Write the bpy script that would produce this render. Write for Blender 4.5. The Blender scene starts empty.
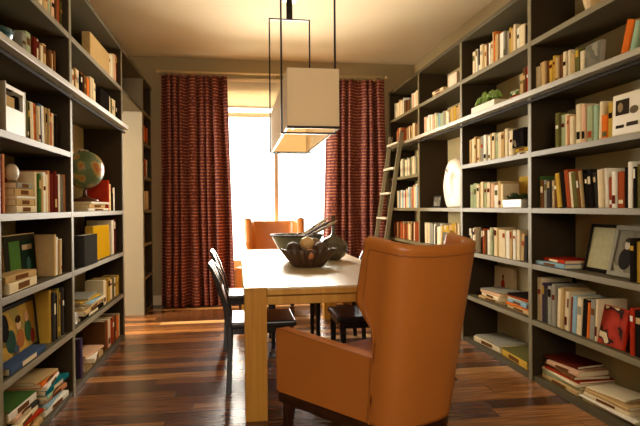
import bpy, bmesh, math, random
from mathutils import Vector, Matrix
random.seed(11)
PI = math.pi
C = bpy.context.scene.collection
S = bpy.context.scene

# ------------------------------------------------------------------ colour + materials
def lin(c):
    out = []
    for v in c:
        v = v / 255.0
        out.append(v / 12.92 if v <= 0.04045 else ((v + 0.055) / 1.055) ** 2.4)
    return (out[0], out[1], out[2], 1.0)
_M = {}
def mat(name, rgb, rough=0.6, metal=0.0, var=0.0, scale=8.0, coat=0.0, bump=0.0, spec=0.5, sub=0.0):
    if name in _M: return _M[name]
    m = bpy.data.materials.new(name); m.use_nodes = True
    nt = m.node_tree; b = nt.nodes['Principled BSDF']
    b.inputs['Roughness'].default_value = rough
    b.inputs['Metallic'].default_value = metal
    b.inputs['Coat Weight'].default_value = coat
    b.inputs['Specular IOR Level'].default_value = spec
    tc = nt.nodes.new('ShaderNodeTexCoord')
    nz = nt.nodes.new('ShaderNodeTexNoise'); nz.inputs['Scale'].default_value = scale
    nz.inputs['Detail'].default_value = 4
    nt.links.new(tc.outputs['Object'], nz.inputs['Vector'])
    mx = nt.nodes.new('ShaderNodeMix'); mx.data_type = 'RGBA'
    c = lin(rgb)
    mx.inputs[6].default_value = tuple(max(0, v * (1 - var)) for v in c[:3]) + (1,)
    mx.inputs[7].default_value = tuple(min(1, v * (1 + var)) for v in c[:3]) + (1,)
    nt.links.new(nz.outputs['Fac'], mx.inputs[0])
    nt.links.new(mx.outputs[2], b.inputs['Base Color'])
    if bump:
        bp = nt.nodes.new('ShaderNodeBump'); bp.inputs['Strength'].default_value = bump
        bp.inputs['Distance'].default_value = 0.002
        n2 = nt.nodes.new('ShaderNodeTexNoise'); n2.inputs['Scale'].default_value = scale * 12
        nt.links.new(tc.outputs['Object'], n2.inputs['Vector'])
        nt.links.new(n2.outputs['Fac'], bp.inputs['Height'])
        nt.links.new(bp.outputs['Normal'], b.inputs['Normal'])
    _M[name] = m
    return m

def math_node(nt, op, a, b=None):
    n = nt.nodes.new('ShaderNodeMath'); n.operation = op
    for i, v in enumerate((a, b)):
        if v is None: continue
        if isinstance(v, (int, float)): n.inputs[i].default_value = v
        else: nt.links.new(v, n.inputs[i])
    return n.outputs[0]

def floor_material():
    m = bpy.data.materials.new('tigerwood_planks'); m.use_nodes = True
    nt = m.node_tree; b = nt.nodes['Principled BSDF']
    tc = nt.nodes.new('ShaderNodeTexCoord'); sp = nt.nodes.new('ShaderNodeSeparateXYZ')
    nt.links.new(tc.outputs['Object'], sp.inputs[0])
    x, y = sp.outputs[0], sp.outputs[1]
    ry = math_node(nt, 'DIVIDE', y, 0.13)
    row = math_node(nt, 'FLOOR', ry)
    wn = nt.nodes.new('ShaderNodeTexWhiteNoise'); wn.noise_dimensions = '1D'
    nt.links.new(row, wn.inputs['W'])
    off = math_node(nt, 'MULTIPLY', wn.outputs['Value'], 9.0)
    cx = math_node(nt, 'ADD', math_node(nt, 'DIVIDE', x, 1.9), off)
    col = math_node(nt, 'FLOOR', cx)
    cv = nt.nodes.new('ShaderNodeCombineXYZ'); nt.links.new(row, cv.inputs[0]); nt.links.new(col, cv.inputs[1])
    w2 = nt.nodes.new('ShaderNodeTexWhiteNoise'); w2.noise_dimensions = '3D'
    nt.links.new(cv.outputs[0], w2.inputs['Vector'])
    rp = nt.nodes.new('ShaderNodeValToRGB'); cr = rp.color_ramp; cr.interpolation = 'LINEAR'
    cr.elements[0].position = 0; cr.elements[0].color = lin((82, 50, 27))
    cr.elements[1].position = 1; cr.elements[1].color = lin((244, 204, 140))
    for p, c in ((.3, (110, 70, 38)), (.6, (146, 96, 52)), (.84, (180, 126, 70))):
        e = cr.elements.new(p); e.color = lin(c)
    nt.links.new(w2.outputs['Value'], rp.inputs[0])
    mp = nt.nodes.new('ShaderNodeMapping'); mp.inputs['Scale'].default_value = (1.6, 26, 1)
    nt.links.new(tc.outputs['Object'], mp.inputs[0])
    nz = nt.nodes.new('ShaderNodeTexNoise'); nz.inputs['Scale'].default_value = 2.2; nz.inputs['Detail'].default_value = 6
    nz.noise_dimensions = '4D'; nt.links.new(math_node(nt, 'MULTIPLY', w2.outputs['Value'], 30), nz.inputs['W'])
    nt.links.new(mp.outputs[0], nz.inputs['Vector'])
    g = nt.nodes.new('ShaderNodeValToRGB'); g.color_ramp.elements[0].position = .36; g.color_ramp.elements[1].position = .62
    g.color_ramp.elements[0].color = (.52, .45, .40, 1); g.color_ramp.elements[1].color = (1.1, 1.05, 1.0, 1)
    nt.links.new(nz.outputs['Fac'], g.inputs[0])
    mx = nt.nodes.new('ShaderNodeMix'); mx.data_type = 'RGBA'; mx.blend_type = 'MULTIPLY'; mx.inputs[0].default_value = 1
    nt.links.new(rp.outputs[0], mx.inputs[6]); nt.links.new(g.outputs[0], mx.inputs[7])
    fy = math_node(nt, 'FRACT', ry); fx = math_node(nt, 'FRACT', cx)
    gap = math_node(nt, 'MULTIPLY', math_node(nt, 'GREATER_THAN', fy, 0.025), math_node(nt, 'GREATER_THAN', fx, 0.003))
    gm = math_node(nt, 'ADD', math_node(nt, 'MULTIPLY', gap, 0.6), 0.4)
    m2 = nt.nodes.new('ShaderNodeMix'); m2.data_type = 'RGBA'; m2.blend_type = 'MULTIPLY'; m2.inputs[0].default_value = 1
    cc = nt.nodes.new('ShaderNodeCombineColor')
    for i in range(3): nt.links.new(gm, cc.inputs[i])
    nt.links.new(mx.outputs[2], m2.inputs[6]); nt.links.new(cc.outputs[0], m2.inputs[7])
    nt.links.new(m2.outputs[2], b.inputs['Base Color'])
    b.inputs['Roughness'].default_value = 0.27
    b.inputs['Specular IOR Level'].default_value = 0.5
    bp = nt.nodes.new('ShaderNodeBump'); bp.inputs['Strength'].default_value = .25; bp.inputs['Distance'].default_value = .002
    nt.links.new(gap, bp.inputs['Height']); nt.links.new(bp.outputs['Normal'], b.inputs['Normal'])
    return m

def wood_material(name, c0, c1, axis_scale, rough=.35, coat=0.0):
    m = bpy.data.materials.new(name); m.use_nodes = True
    nt = m.node_tree; b = nt.nodes['Principled BSDF']
    tc = nt.nodes.new('ShaderNodeTexCoord'); mp = nt.nodes.new('ShaderNodeMapping')
    mp.inputs['Scale'].default_value = axis_scale
    nt.links.new(tc.outputs['Object'], mp.inputs[0])
    nz = nt.nodes.new('ShaderNodeTexNoise'); nz.inputs['Scale'].default_value = 3; nz.inputs['Detail'].default_value = 7
    nz.inputs['Distortion'].default_value = .4
    nt.links.new(mp.outputs[0], nz.inputs['Vector'])
    rp = nt.nodes.new('ShaderNodeValToRGB')
    rp.color_ramp.elements[0].position = .32; rp.color_ramp.elements[0].color = lin(c0)
    rp.color_ramp.elements[1].position = .68; rp.color_ramp.elements[1].color = lin(c1)
    nt.links.new(nz.outputs['Fac'], rp.inputs[0]); nt.links.new(rp.outputs[0], b.inputs['Base Color'])
    b.inputs['Specular IOR Level'].default_value = .25
    b.inputs['Roughness'].default_value = rough; b.inputs['Coat Weight'].default_value = coat; b.inputs['Coat Roughness'].default_value = .28; b.inputs['Coat IOR'].default_value = 1.7
    return m

def curtain_material():
    m = bpy.data.materials.new('striped_curtain_fabric'); m.use_nodes = True
    nt = m.node_tree; b = nt.nodes['Principled BSDF']
    tc = nt.nodes.new('ShaderNodeTexCoord'); sp = nt.nodes.new('ShaderNodeSeparateXYZ')
    nt.links.new(tc.outputs['Object'], sp.inputs[0])
    z = sp.outputs[2]
    f = math_node(nt, 'FRACT', math_node(nt, 'DIVIDE', z, 0.038))
    line = math_node(nt, 'LESS_THAN', f, 0.24)
    mp = nt.nodes.new('ShaderNodeMapping'); mp.inputs['Scale'].default_value = (42, 42, 22)
    nt.links.new(tc.outputs['Object'], mp.inputs[0])
    nz = nt.nodes.new('ShaderNodeTexNoise'); nz.inputs['Scale'].default_value = 1.0; nz.inputs['Detail'].default_value = 1
    nt.links.new(mp.outputs[0], nz.inputs['Vector'])
    dash = math_node(nt, 'GREATER_THAN', nz.outputs['Fac'], 0.43)
    fac = math_node(nt, 'MULTIPLY', line, dash)
    mx = nt.nodes.new('ShaderNodeMix'); mx.data_type = 'RGBA'
    mx.inputs[6].default_value = lin((98, 34, 26)); mx.inputs[7].default_value = lin((196, 126, 88))
    nt.links.new(fac, mx.inputs[0]); nt.links.new(mx.outputs[2], b.inputs['Base Color'])
    b.inputs['Roughness'].default_value = .75
    tr = nt.nodes.new('ShaderNodeBsdfTranslucent'); nt.links.new(mx.outputs[2], tr.inputs['Color'])
    ms = nt.nodes.new('ShaderNodeMixShader'); ms.inputs[0].default_value = .10
    out = nt.nodes['Material Output']
    nt.links.new(b.outputs[0], ms.inputs[1]); nt.links.new(tr.outputs[0], ms.inputs[2])
    nt.links.new(ms.outputs[0], out.inputs['Surface'])
    return m

def translucent(name, rgb, fac, rough=.8):
    m = bpy.data.materials.new(name); m.use_nodes = True
    nt = m.node_tree; b = nt.nodes['Principled BSDF']
    b.inputs['Base Color'].default_value = lin(rgb); b.inputs['Roughness'].default_value = rough
    nz = nt.nodes.new('ShaderNodeTexNoise'); nz.inputs['Scale'].default_value = 300
    bp = nt.nodes.new('ShaderNodeBump'); bp.inputs['Strength'].default_value = .1; bp.inputs['Distance'].default_value = .001
    nt.links.new(nz.outputs['Fac'], bp.inputs['Height']); nt.links.new(bp.outputs['Normal'], b.inputs['Normal'])
    tr = nt.nodes.new('ShaderNodeBsdfTranslucent'); tr.inputs['Color'].default_value = lin(rgb)
    ms = nt.nodes.new('ShaderNodeMixShader'); ms.inputs[0].default_value = fac
    nt.links.new(b.outputs[0], ms.inputs[1]); nt.links.new(tr.outputs[0], ms.inputs[2])
    nt.links.new(ms.outputs[0], nt.nodes['Material Output'].inputs['Surface'])
    return m

def glass_material():
    m = bpy.data.materials.new('window_glass'); m.use_nodes = True
    nt = m.node_tree; nt.nodes.remove(nt.nodes['Principled BSDF'])
    t = nt.nodes.new('ShaderNodeBsdfTransparent'); g = nt.nodes.new('ShaderNodeBsdfGlossy'); g.inputs['Roughness'].default_value = .02
    fr = nt.nodes.new('ShaderNodeFresnel'); fr.inputs[0].default_value = 1.45
    ms = nt.nodes.new('ShaderNodeMixShader')
    nt.links.new(fr.outputs[0], ms.inputs[0]); nt.links.new(t.outputs[0], ms.inputs[1]); nt.links.new(g.outputs[0], ms.inputs[2])
    nt.links.new(ms.outputs[0], nt.nodes['Material Output'].inputs['Surface'])
    return m

def art_material(name, cols, scale=9.0, rough=.4):
    """printed cover: blotches of the given colours"""
    m = bpy.data.materials.new(name); m.use_nodes = True
    nt = m.node_tree; b = nt.nodes['Principled BSDF']
    tc = nt.nodes.new('ShaderNodeTexCoord')
    nz = nt.nodes.new('ShaderNodeTexNoise'); nz.inputs['Scale'].default_value = scale; nz.inputs['Detail'].default_value = 1.5
    nt.links.new(tc.outputs['Object'], nz.inputs['Vector'])
    rp = nt.nodes.new('ShaderNodeValToRGB'); rp.color_ramp.interpolation = 'CONSTANT'
    n = len(cols)
    rp.color_ramp.elements[0].color = lin(cols[0]); rp.color_ramp.elements[0].position = 0
    rp.color_ramp.elements[1].color = lin(cols[-1]); rp.color_ramp.elements[1].position = .36 + .28
    for i in range(1, n - 1):
        e = rp.color_ramp.elements.new(.36 + .28 * i / (n - 1)); e.color = lin(cols[i])
    nt.links.new(nz.outputs['Fac'], rp.inputs[0]); nt.links.new(rp.outputs[0], b.inputs['Base Color'])
    b.inputs['Roughness'].default_value = .6; b.inputs['Specular IOR Level'].default_value = .0
    return m

PAL = {'cream': (228, 208, 166), 'white': (236, 228, 206), 'tan': (196, 162, 108), 'brown': (112, 72, 40), 'rust': (160, 74, 40),
       'maroon': (96, 34, 24), 'red': (176, 52, 30), 'orange': (222, 112, 40), 'salmon': (204, 138, 92), 'pink': (222, 176, 138),
       'mustard': (198, 158, 62), 'olive': (104, 98, 52), 'green': (70, 100, 46), 'sage': (164, 172, 130), 'mint': (160, 184, 150),
       'grey': (150, 144, 126), 'slate': (62, 58, 54), 'black': (34, 28, 24), 'blue': (66, 82, 108), 'powder_blue': (140, 172, 184),
       'purple': (74, 58, 84), 'teal': (30, 104, 112)}
def pm(c): return mat('cloth_' + c, PAL[c], .65, var=.12, scale=30, spec=.0)
pages_mat = mat('paper_pages', (226, 208, 166), .85, var=.06, scale=60)

# ------------------------------------------------------------------ mesh builder
class MB:
    def __init__(s): s.v = []; s.f = []
    def box(s, x0, x1, y0, y1, z0, z1):
        n = len(s.v)
        s.v += [(x, y, z) for z in (z0, z1) for y in (y0, y1) for x in (x0, x1)]
        s.f += [tuple(n + i for i in q) for q in ((0, 2, 3, 1), (4, 5, 7, 6), (0, 1, 5, 4), (2, 6, 7, 3), (0, 4, 6, 2), (1, 3, 7, 5))]
        return s
    def hexa(s, bot, top):
        n = len(s.v); s.v += list(bot) + list(top)
        s.f += [(n, n+3, n+2, n+1), (n+4, n+5, n+6, n+7)] + [(n+i, n+(i+1) % 4, n+4+(i+1) % 4, n+4+i) for i in range(4)]
        return s
    def prism(s, poly, fn, a, b):
        """poly: 2-D outline, fn(u, v, w) -> xyz, extruded from w=a to w=b"""
        n = len(s.v); k = len(poly)
        s.v += [fn(u, v, a) for u, v in poly] + [fn(u, v, b) for u, v in poly]
        s.f += [tuple(range(n + k - 1, n - 1, -1)), tuple(range(n + k, n + 2 * k))]
        s.f += [(n + i, n + (i + 1) % k, n + k + (i + 1) % k, n + k + i) for i in range(k)]
        return s
    def tube(s, pts, r, k=8, closed=False):
        pts = [Vector(p) for p in pts]; m = len(pts)
        rs = r if isinstance(r, (list, tuple)) else [r] * m
        n = len(s.v); up = None
        for i, p in enumerate(pts):
            if closed: t = pts[(i + 1) % m] - pts[i - 1]
            else: t = pts[min(i + 1, m - 1)] - pts[max(i - 1, 0)]
            t.normalize()
            if up is None: up = Vector((0, 0, 1)) if abs(t.z) < .9 else Vector((0, 1, 0))
            sd = t.cross(up); sd.normalize(); up = sd.cross(t); up.normalize()
            for j in range(k):
                a = 2 * PI * j / k
                s.v.append(tuple(p + sd * math.cos(a) * rs[i] + up * math.sin(a) * rs[i]))
        rng = m if closed else m - 1
        for i in range(rng):
            for j in range(k):
                a = n + i * k; b = n + ((i + 1) % m) * k
                s.f.append((a + j, a + (j + 1) % k, b + (j + 1) % k, b + j))
        if not closed:
            s.f.append(tuple(n + j for j in range(k - 1, -1, -1))); s.f.append(tuple(n + (m - 1) * k + j for j in range(k)))
        return s
    def lathe(s, prof, k=32, c=(0, 0, 0), fr=None):
        """prof: (r, z); fr(angle, r, z) may modulate the radius"""
        n = len(s.v)
        for r, z in prof:
            for j in range(k):
                a = 2 * PI * j / k; rr = fr(a, r, z) if fr else r
                s.v.append((c[0] + rr * math.cos(a), c[1] + rr * math.sin(a), c[2] + z))
        m = len(prof)
        for i in range(m - 1):
            for j in range(k):
                a = n + i * k; b = a + k
                s.f.append((a + j, a + (j + 1) % k, b + (j + 1) % k, b + j))
        s.f.append(tuple(n + j for j in range(k - 1, -1, -1))); s.f.append(tuple(n + (m - 1) * k + j for j in range(k)))
        return s
    def ball(s, c, r, k=16, sq=(1, 1, 1)):
        prof = [(max(1e-4, math.sin(PI * i / k)) * r, -math.cos(PI * i / k) * r) for i in range(k + 1)]
        n = len(s.v); s.lathe(prof, k)
        for i in range(n, len(s.v)):
            x, y, z = s.v[i]; s.v[i] = (c[0] + x * sq[0], c[1] + y * sq[1], c[2] + z * sq[2])
        return s
    def grid(s, rows):
        n = len(s.v); w = len(rows[0])
        for r in rows: s.v += [tuple(p) for p in r]
        for i in range(len(rows) - 1):
            for j in range(w - 1):
                a = n + i * w + j; s.f.append((a, a + 1, a + 1 + w, a + w))
        return s
    def build(s, name, m, parent=None, smooth=False, bevel=0.0, seg=2, loc=None):
        me = bpy.data.meshes.new(name)
        me.from_pydata([tuple(v) for v in s.v], [], s.f)
        bm = bmesh.new(); bm.from_mesh(me)
        bmesh.ops.recalc_face_normals(bm, faces=bm.faces); bm.to_mesh(me); bm.free()
        me.materials.append(m)
        if smooth:
            for p in me.polygons: p.use_smooth = True
        o = bpy.data.objects.new(name, me); C.objects.link(o)
        if parent: o.parent = parent
        if loc: o.location = loc
        if bevel:
            b = o.modifiers.new('bevel', 'BEVEL'); b.width = bevel; b.segments = seg; b.limit_method = 'ANGLE'; b.angle_limit = math.radians(40)
        return o

def tag(o, label, cat, group=None, kind=None):
    o['label'] = label; o['category'] = cat
    if group: o['group'] = group
    if kind: o['kind'] = kind
    return o
def thing(name, label, cat, loc=(0, 0, 0), rotz=0.0, group=None):
    o = bpy.data.objects.new(name, None); C.objects.link(o); o.empty_display_size = .05
    o.location = loc; o.rotation_euler = (0, 0, rotz)
    return tag(o, label, cat, group)
def struct(name, mb, m, **k):
    o = mb.build(name, m, **k); o['kind'] = 'structure'; return o
def dup(root, loc, rotz, label):
    r = root.copy(); C.objects.link(r); r.location = loc; r.rotation_euler = (0, 0, rotz); r['label'] = label
    for ch in list(root.children):
        c = ch.copy(); C.objects.link(c); c.parent = r
        for g in list(ch.children):
            d = g.copy(); C.objects.link(d); d.parent = c
    return r
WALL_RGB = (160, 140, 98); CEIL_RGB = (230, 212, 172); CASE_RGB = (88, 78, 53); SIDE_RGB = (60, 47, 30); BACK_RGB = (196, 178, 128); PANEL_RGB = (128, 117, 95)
LADDER_RGB = (124, 112, 82); LEATHER_RGB = (192, 114, 46); SHADE_RGB = (248, 230, 194); EDGE_LIT_RGB = (130, 117, 84)
WIN_P, REAR_P, HALL_P, BULB_P, WORLD, EXPO = 600, 88, 620, 0.5, 4.0, 0.02
# ------------------------------------------------------------------ dimensions (metres)
WL, WR, YB, YF, H = -1.39, 2.31, -2.6, 6.90, 3.065      # walls and ceiling
XL, XR = -1.05, 1.975                                    # front planes of the bookcases
SZ = {0: .04, 1: .42, 2: .80, 3: 1.18, 4: 1.56, 5: 1.955, 6: 2.31}
TOP = 2.68
ST, DT = .034, .038

wall_m = mat('wall_paint', WALL_RGB, .8, var=.05, scale=3)
ceil_m = mat('ceiling_paint', CEIL_RGB, .85, var=.03, scale=2)
case_m = mat('bookcase_paint', CASE_RGB, .55, var=.08, scale=6, spec=.12)
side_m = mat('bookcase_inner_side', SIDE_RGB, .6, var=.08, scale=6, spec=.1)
back_m = mat('bookcase_back_paint', BACK_RGB, .6, var=.08, scale=5)
edge_m = mat('bookcase_edge_lit', EDGE_LIT_RGB, .5, var=.05, spec=.2)  # same paint as the case, lightened to show window light on the edges
ledge_m = mat('ledge_paint', (168, 155, 124), .45, var=.04)
rail_m = mat('rail_dark', (44, 35, 24), .8, spec=.1)
trim_m = mat('window_trim', (226, 206, 168), .5, var=.03)
dark_metal = mat('dark_bronze', (38, 26, 20), .4, .6, var=.1)

struct('floor', MB().box(-4.2, WR + .1, YB - .1, YF + .15, -.05, 0), floor_material())
struct('ceiling', MB().box(-4.2, WR + .1, YB - .1, YF + .15, H, H + .1), ceil_m)
# left wall with the doorway
struct('wall_left', MB().box(WL - .12, WL, YB, 5.20, 0, H).box(WL - .12, WL, 6.27, YF, 0, H).box(WL - .12, WL, 5.20, 6.27, 2.29, H), wall_m)
struct('wall_right', MB().box(WR, WR + .1, YB, YF, 0, H), wall_m)
# front wall (with window) : opening
WX0, WX1, WZ0, WZ1 = -.45, 1.35, .45, 2.72
struct('wall_front', MB().box(WL, WX0, YF, YF + .15, 0, H).box(WX1, WR, YF, YF + .15, 0, H)
       .box(WX0, WX1, YF, YF + .15, WZ1, H).box(WX0, WX1, YF, YF + .15, 0, WZ0), wall_m)
# rear wall, behind the camera; unseen window added for light assumed from there
RX0, RX1, RZ0, RZ1 = -1.25, .75, 1.45, 2.92
struct('wall_rear', MB().box(WL, RX0, YB - .1, YB, 0, H).box(RX1, WR, YB - .1, YB, 0, H)
       .box(RX0, RX1, YB - .1, YB, RZ1, H).box(RX0, RX1, YB - .1, YB, 0, RZ0), wall_m)
struct('assumed_rear_window', MB().box(RX0, RX0 + .06, YB - .08, YB - .02, RZ0, RZ1).box(RX1 - .06, RX1, YB - .08, YB - .02, RZ0, RZ1)
       .box(RX0 + .06, RX1 - .06, YB - .08, YB - .02, RZ0, RZ0 + .06).box(RX0 + .06, RX1 - .06, YB - .08, YB - .02, RZ1 - .06, RZ1)
       .box(-.38, -.32, YB - .08, YB - .02, RZ0 + .06, RZ1 - .06), trim_m)  # assumed window, unseen; frames the opening for the rear fill light
# hall beyond the doorway; unseen, its window opening added for light
struct('wall_hall', MB().box(-4.2, -4.1, 3.2, 4.2, 0, H).box(-4.2, -4.1, 5.8, YF + .15, 0, H).box(-4.2, -4.1, 4.2, 5.8, 0, 1.0).box(-4.2, -4.1, 4.2, 5.8, 2.6, H).box(-4.1, WL - .12, 3.2, 3.3, 0, H).box(-4.1, WL - .12, YF, YF + .15, 0, H), wall_m)
struct('baseboard_front', MB().box(WL + .34, XR - .05, YF - .018, YF, 0, .12), trim_m, bevel=.004)

struct('added_hall_window', MB().box(-4.18, -4.12, 4.2, 4.26, 1.0, 2.6).box(-4.18, -4.12, 5.74, 5.8, 1.0, 2.6).box(-4.18, -4.12, 4.26, 5.74, 1.0, 1.06).box(-4.18, -4.12, 4.26, 5.74, 2.54, 2.6).box(-4.17, -4.13, 4.98, 5.02, 1.06, 2.54), trim_m)  # unseen hall window, added to give the hall light a source
# window: frame, mullion, meeting rails, panes
wo = struct('window_1', MB().box(WX0, WX0 + .07, YF + .02, YF + .09, WZ0, WZ1).box(WX1 - .07, WX1, YF + .02, YF + .09, WZ0, WZ1)
       .box(WX0 + .07, WX1 - .07, YF + .02, YF + .09, WZ0, WZ0 + .08).box(WX0 + .07, WX1 - .07, YF + .02, YF + .09, WZ1 - .07, WZ1), trim_m, bevel=.005)
MB().box(.465, .515, YF + .03, YF + .08, WZ0 + .08, WZ1 - .07).build('mullion', trim_m, wo, bevel=.004)
MB().box(WX0 + .07, .465, YF + .03, YF + .08, 2.345, 2.405).box(.515, WX1 - .07, YF + .03, YF + .08, 2.345, 2.405).build('transom', trim_m, wo, bevel=.004)
gl = glass_material()
MB().box(WX0 + .07, .465, YF + .054, YF + .058, WZ0 + .08, 2.345).build('pane', gl, wo)
MB().box(.515, WX1 - .07, YF + .054, YF + .058, WZ0 + .08, 2.345).build('pane', gl, wo)
MB().box(WX0 + .07, .465, YF + .054, YF + .058, 2.405, WZ1 - .07).build('pane', gl, wo)
MB().box(.515, WX1 - .07, YF + .054, YF + .058, 2.405, WZ1 - .07).build('pane', gl, wo)
MB().box(WX0 - .03, WX1 + .03, YF - .05, YF, WZ0 - .04, WZ0).build('window_sill', trim_m, wo, bevel=.006)

# roller shade
sh = thing('roller_shade', 'tan roller shade pulled partway down at the top of the window', 'shade', (.45, YF - .03, 2.47))
shade_m = translucent('shade_fabric', (226, 214, 188), .3)
MB().box(-.93, .93, -.002, .002, .0, .33).build('shade_fabric', shade_m, sh)
MB().tube([(-.95, 0, .33), (.95, 0, .33)], .022, 12).build('roller', trim_m, sh, smooth=True)
MB().box(-.93, .93, -.006, .006, -.02, .0).build('hem_bar', trim_m, sh)

# curtains
cur_m = curtain_material()
def curtain(label, x0t, x1t, x0b, x1b, folds, seed):
    rnd = random.Random(seed); n = folds * 12; rows = []
    ph = [rnd.uniform(-.5, .5) for _ in range(folds + 2)]; am = [rnd.uniform(.6, 1.25) for _ in range(folds + 2)]
    zs = [0.015 + (2.79 - .015) * i / 24 for i in range(25)]
    def pt(u, z, off):
        t = z / 2.79
        w = math.sin(2 * PI * (u * folds + .22 * math.sin(2 * PI * u * 2.3 + seed) + .06 * math.sin(z * 2 + u * 9)))
        w = math.copysign(abs(w) ** .8, w)
        k = min(folds, int(u * folds)); a = am[k] * (1 - (u * folds - k)) + am[k + 1] * (u * folds - k)
        amp = (.046 + .030 * (1 - t)) * a
        x = (x0b + (x1b - x0b) * u) * (1 - t) + (x0t + (x1t - x0t) * u) * t + .012 * math.sin(2 * PI * u * folds + 1.3)
        return (x, 6.66 + w * amp + off, z)
    mb = MB()
    mb.grid([[pt(j / n, z, 0) for j in range(n + 1)] for z in zs])
    o = mb.build('curtain', cur_m, smooth=True)
    so = o.modifiers.new('cloth_thickness', 'SOLIDIFY'); so.thickness = .004
    return tag(o, label, 'curtain', 'curtains')
curtain('floor length dark red striped curtain left of the window', -.90, -.13, -.93, -.05, 8, 3)
curtain('floor length dark red striped curtain right of the window, behind the ladder', 1.11, 1.83, 1.03, 1.86, 6, 8)
rod = thing('curtain_rod', 'thin pale curtain rod running above both red curtains', 'curtain rod', (0, 6.66, 2.83))
rod_m = mat('pale_rod', (206, 178, 124), .45)
MB().tube([(-.92, 0, 0), (1.86, 0, 0)], .011, 10).build('rod', rod_m, rod, smooth=True)
for x in (-.93, 1.87): MB().ball((x, 0, 0), .02, 10).build('finial', rod_m, rod, smooth=True)
for x in (-.82, .47, 1.78): MB().box(x - .008, x + .008, -.008, .24, -.008, .008).build('bracket', rod_m, rod)
for x0, x1, k in ((-.88, -.15, 10), (1.13, 1.81, 9)):
    for i in range(k):
        x = x0 + (x1 - x0) * i / (k - 1)
        MB().tube([(x, math.cos(a) * .017, math.sin(a) * .017 - .003) for a in [2 * PI * j / 12 for j in range(12)]], .0025, 5, True).build('ring', rod_m, rod, smooth=True)

# ------------------------------------------------------------------ bookcases
def bookcase(name, label, sgn, xf, xw, divs, skip, y0, y1, side_panel=None, bridge=None):
    """sgn=+1: case on the right wall, sgn=-1: on the left"""
    root = thing(name, label, 'bookcase', (xf, y0, 0))
    def bx(xa, xb, ya, yb, za, zb):
        m = MB(); X = sorted((xa, xb)); return m.box(X[0] - xf, X[1] - xf, ya - y0, yb - y0, za, zb)
    bk = xw - sgn * .012
    bx(bk, xw - sgn * .001, y0, y1, 0.001, TOP - ST - .001).build('back_panel', back_m, root)
    for y in divs:
        bx(xf, bk - sgn * .001, y - DT / 2, y + DT / 2, 0.001, TOP - ST - .001).build('upright', side_m, root)
        bx(xf - sgn * .006, xf - sgn * .0005, y - DT / 2, y + DT / 2, 0.001, TOP).build('upright_edge', edge_m, root)
    ya, yb = (min(y0, divs[0] - DT / 2), max(y1, divs[-1] + DT / 2))
    bx(xf - sgn * .012, xw - sgn * .001, ya, yb, TOP - ST, TOP).build('top_board', case_m, root, bevel=.002)
    for i in range(len(divs) - 1):
        a, b = divs[i] + DT / 2 + .0005, divs[i + 1] - DT / 2 - .0005
        for k, z in SZ.items():
            if (i, k) in skip: continue
            if k == 0: bx(xf + sgn * .002, bk - sgn * .001, a, b, .002, z).build('plinth', case_m, root)
            else: bx(xf + sgn * .0005 if k != 5 else xf + sgn * .001, bk - sgn * .001, a, b, z - ST, z).build('shelf', case_m, root)
            if k != 5 and k != 0: bx(xf - sgn * .005, xf + sgn * .0002, a, b, z - ST, z).build('shelf_edge', edge_m, root, bevel=.0012)
    return root, bx

r, bx = bookcase('bookcase', 'built-in dark taupe bookcase along the right wall, behind the ladder', 1, XR, WR,
                 [1.15, 2.29, 3.43, 4.57, 5.71, 6.85], {(3, 4)}, 1.131, 6.869)
bx(XR - .058, XR - .007, 1.131, 6.869, SZ[5] - .03, SZ[5] + .004).build('ledge', ledge_m, r, bevel=.003)
bx(XR - .030, XR - .014, 1.131, 6.869, SZ[5] - .066, SZ[5] - .050).build('ladder_rail', rail_m, r, bevel=.003)
l, bx = bookcase('bookcase', 'built-in dark taupe bookcase along the left wall, holding the globe', -1, XL, WL,
                 [1.55, 2.57, 3.645, 5.185], {(2, 4)}, 1.531, 5.204)
bx(XL + .058, XL + .007, 1.531, 5.215, SZ[5] - .03, SZ[5] + .004).build('ledge', ledge_m, l, bevel=.003)
bx(XL + .030, XL + .014, 1.531, 5.204, SZ[5] - .066, SZ[5] - .050).build('ladder_rail', rail_m, l, bevel=.003)
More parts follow.
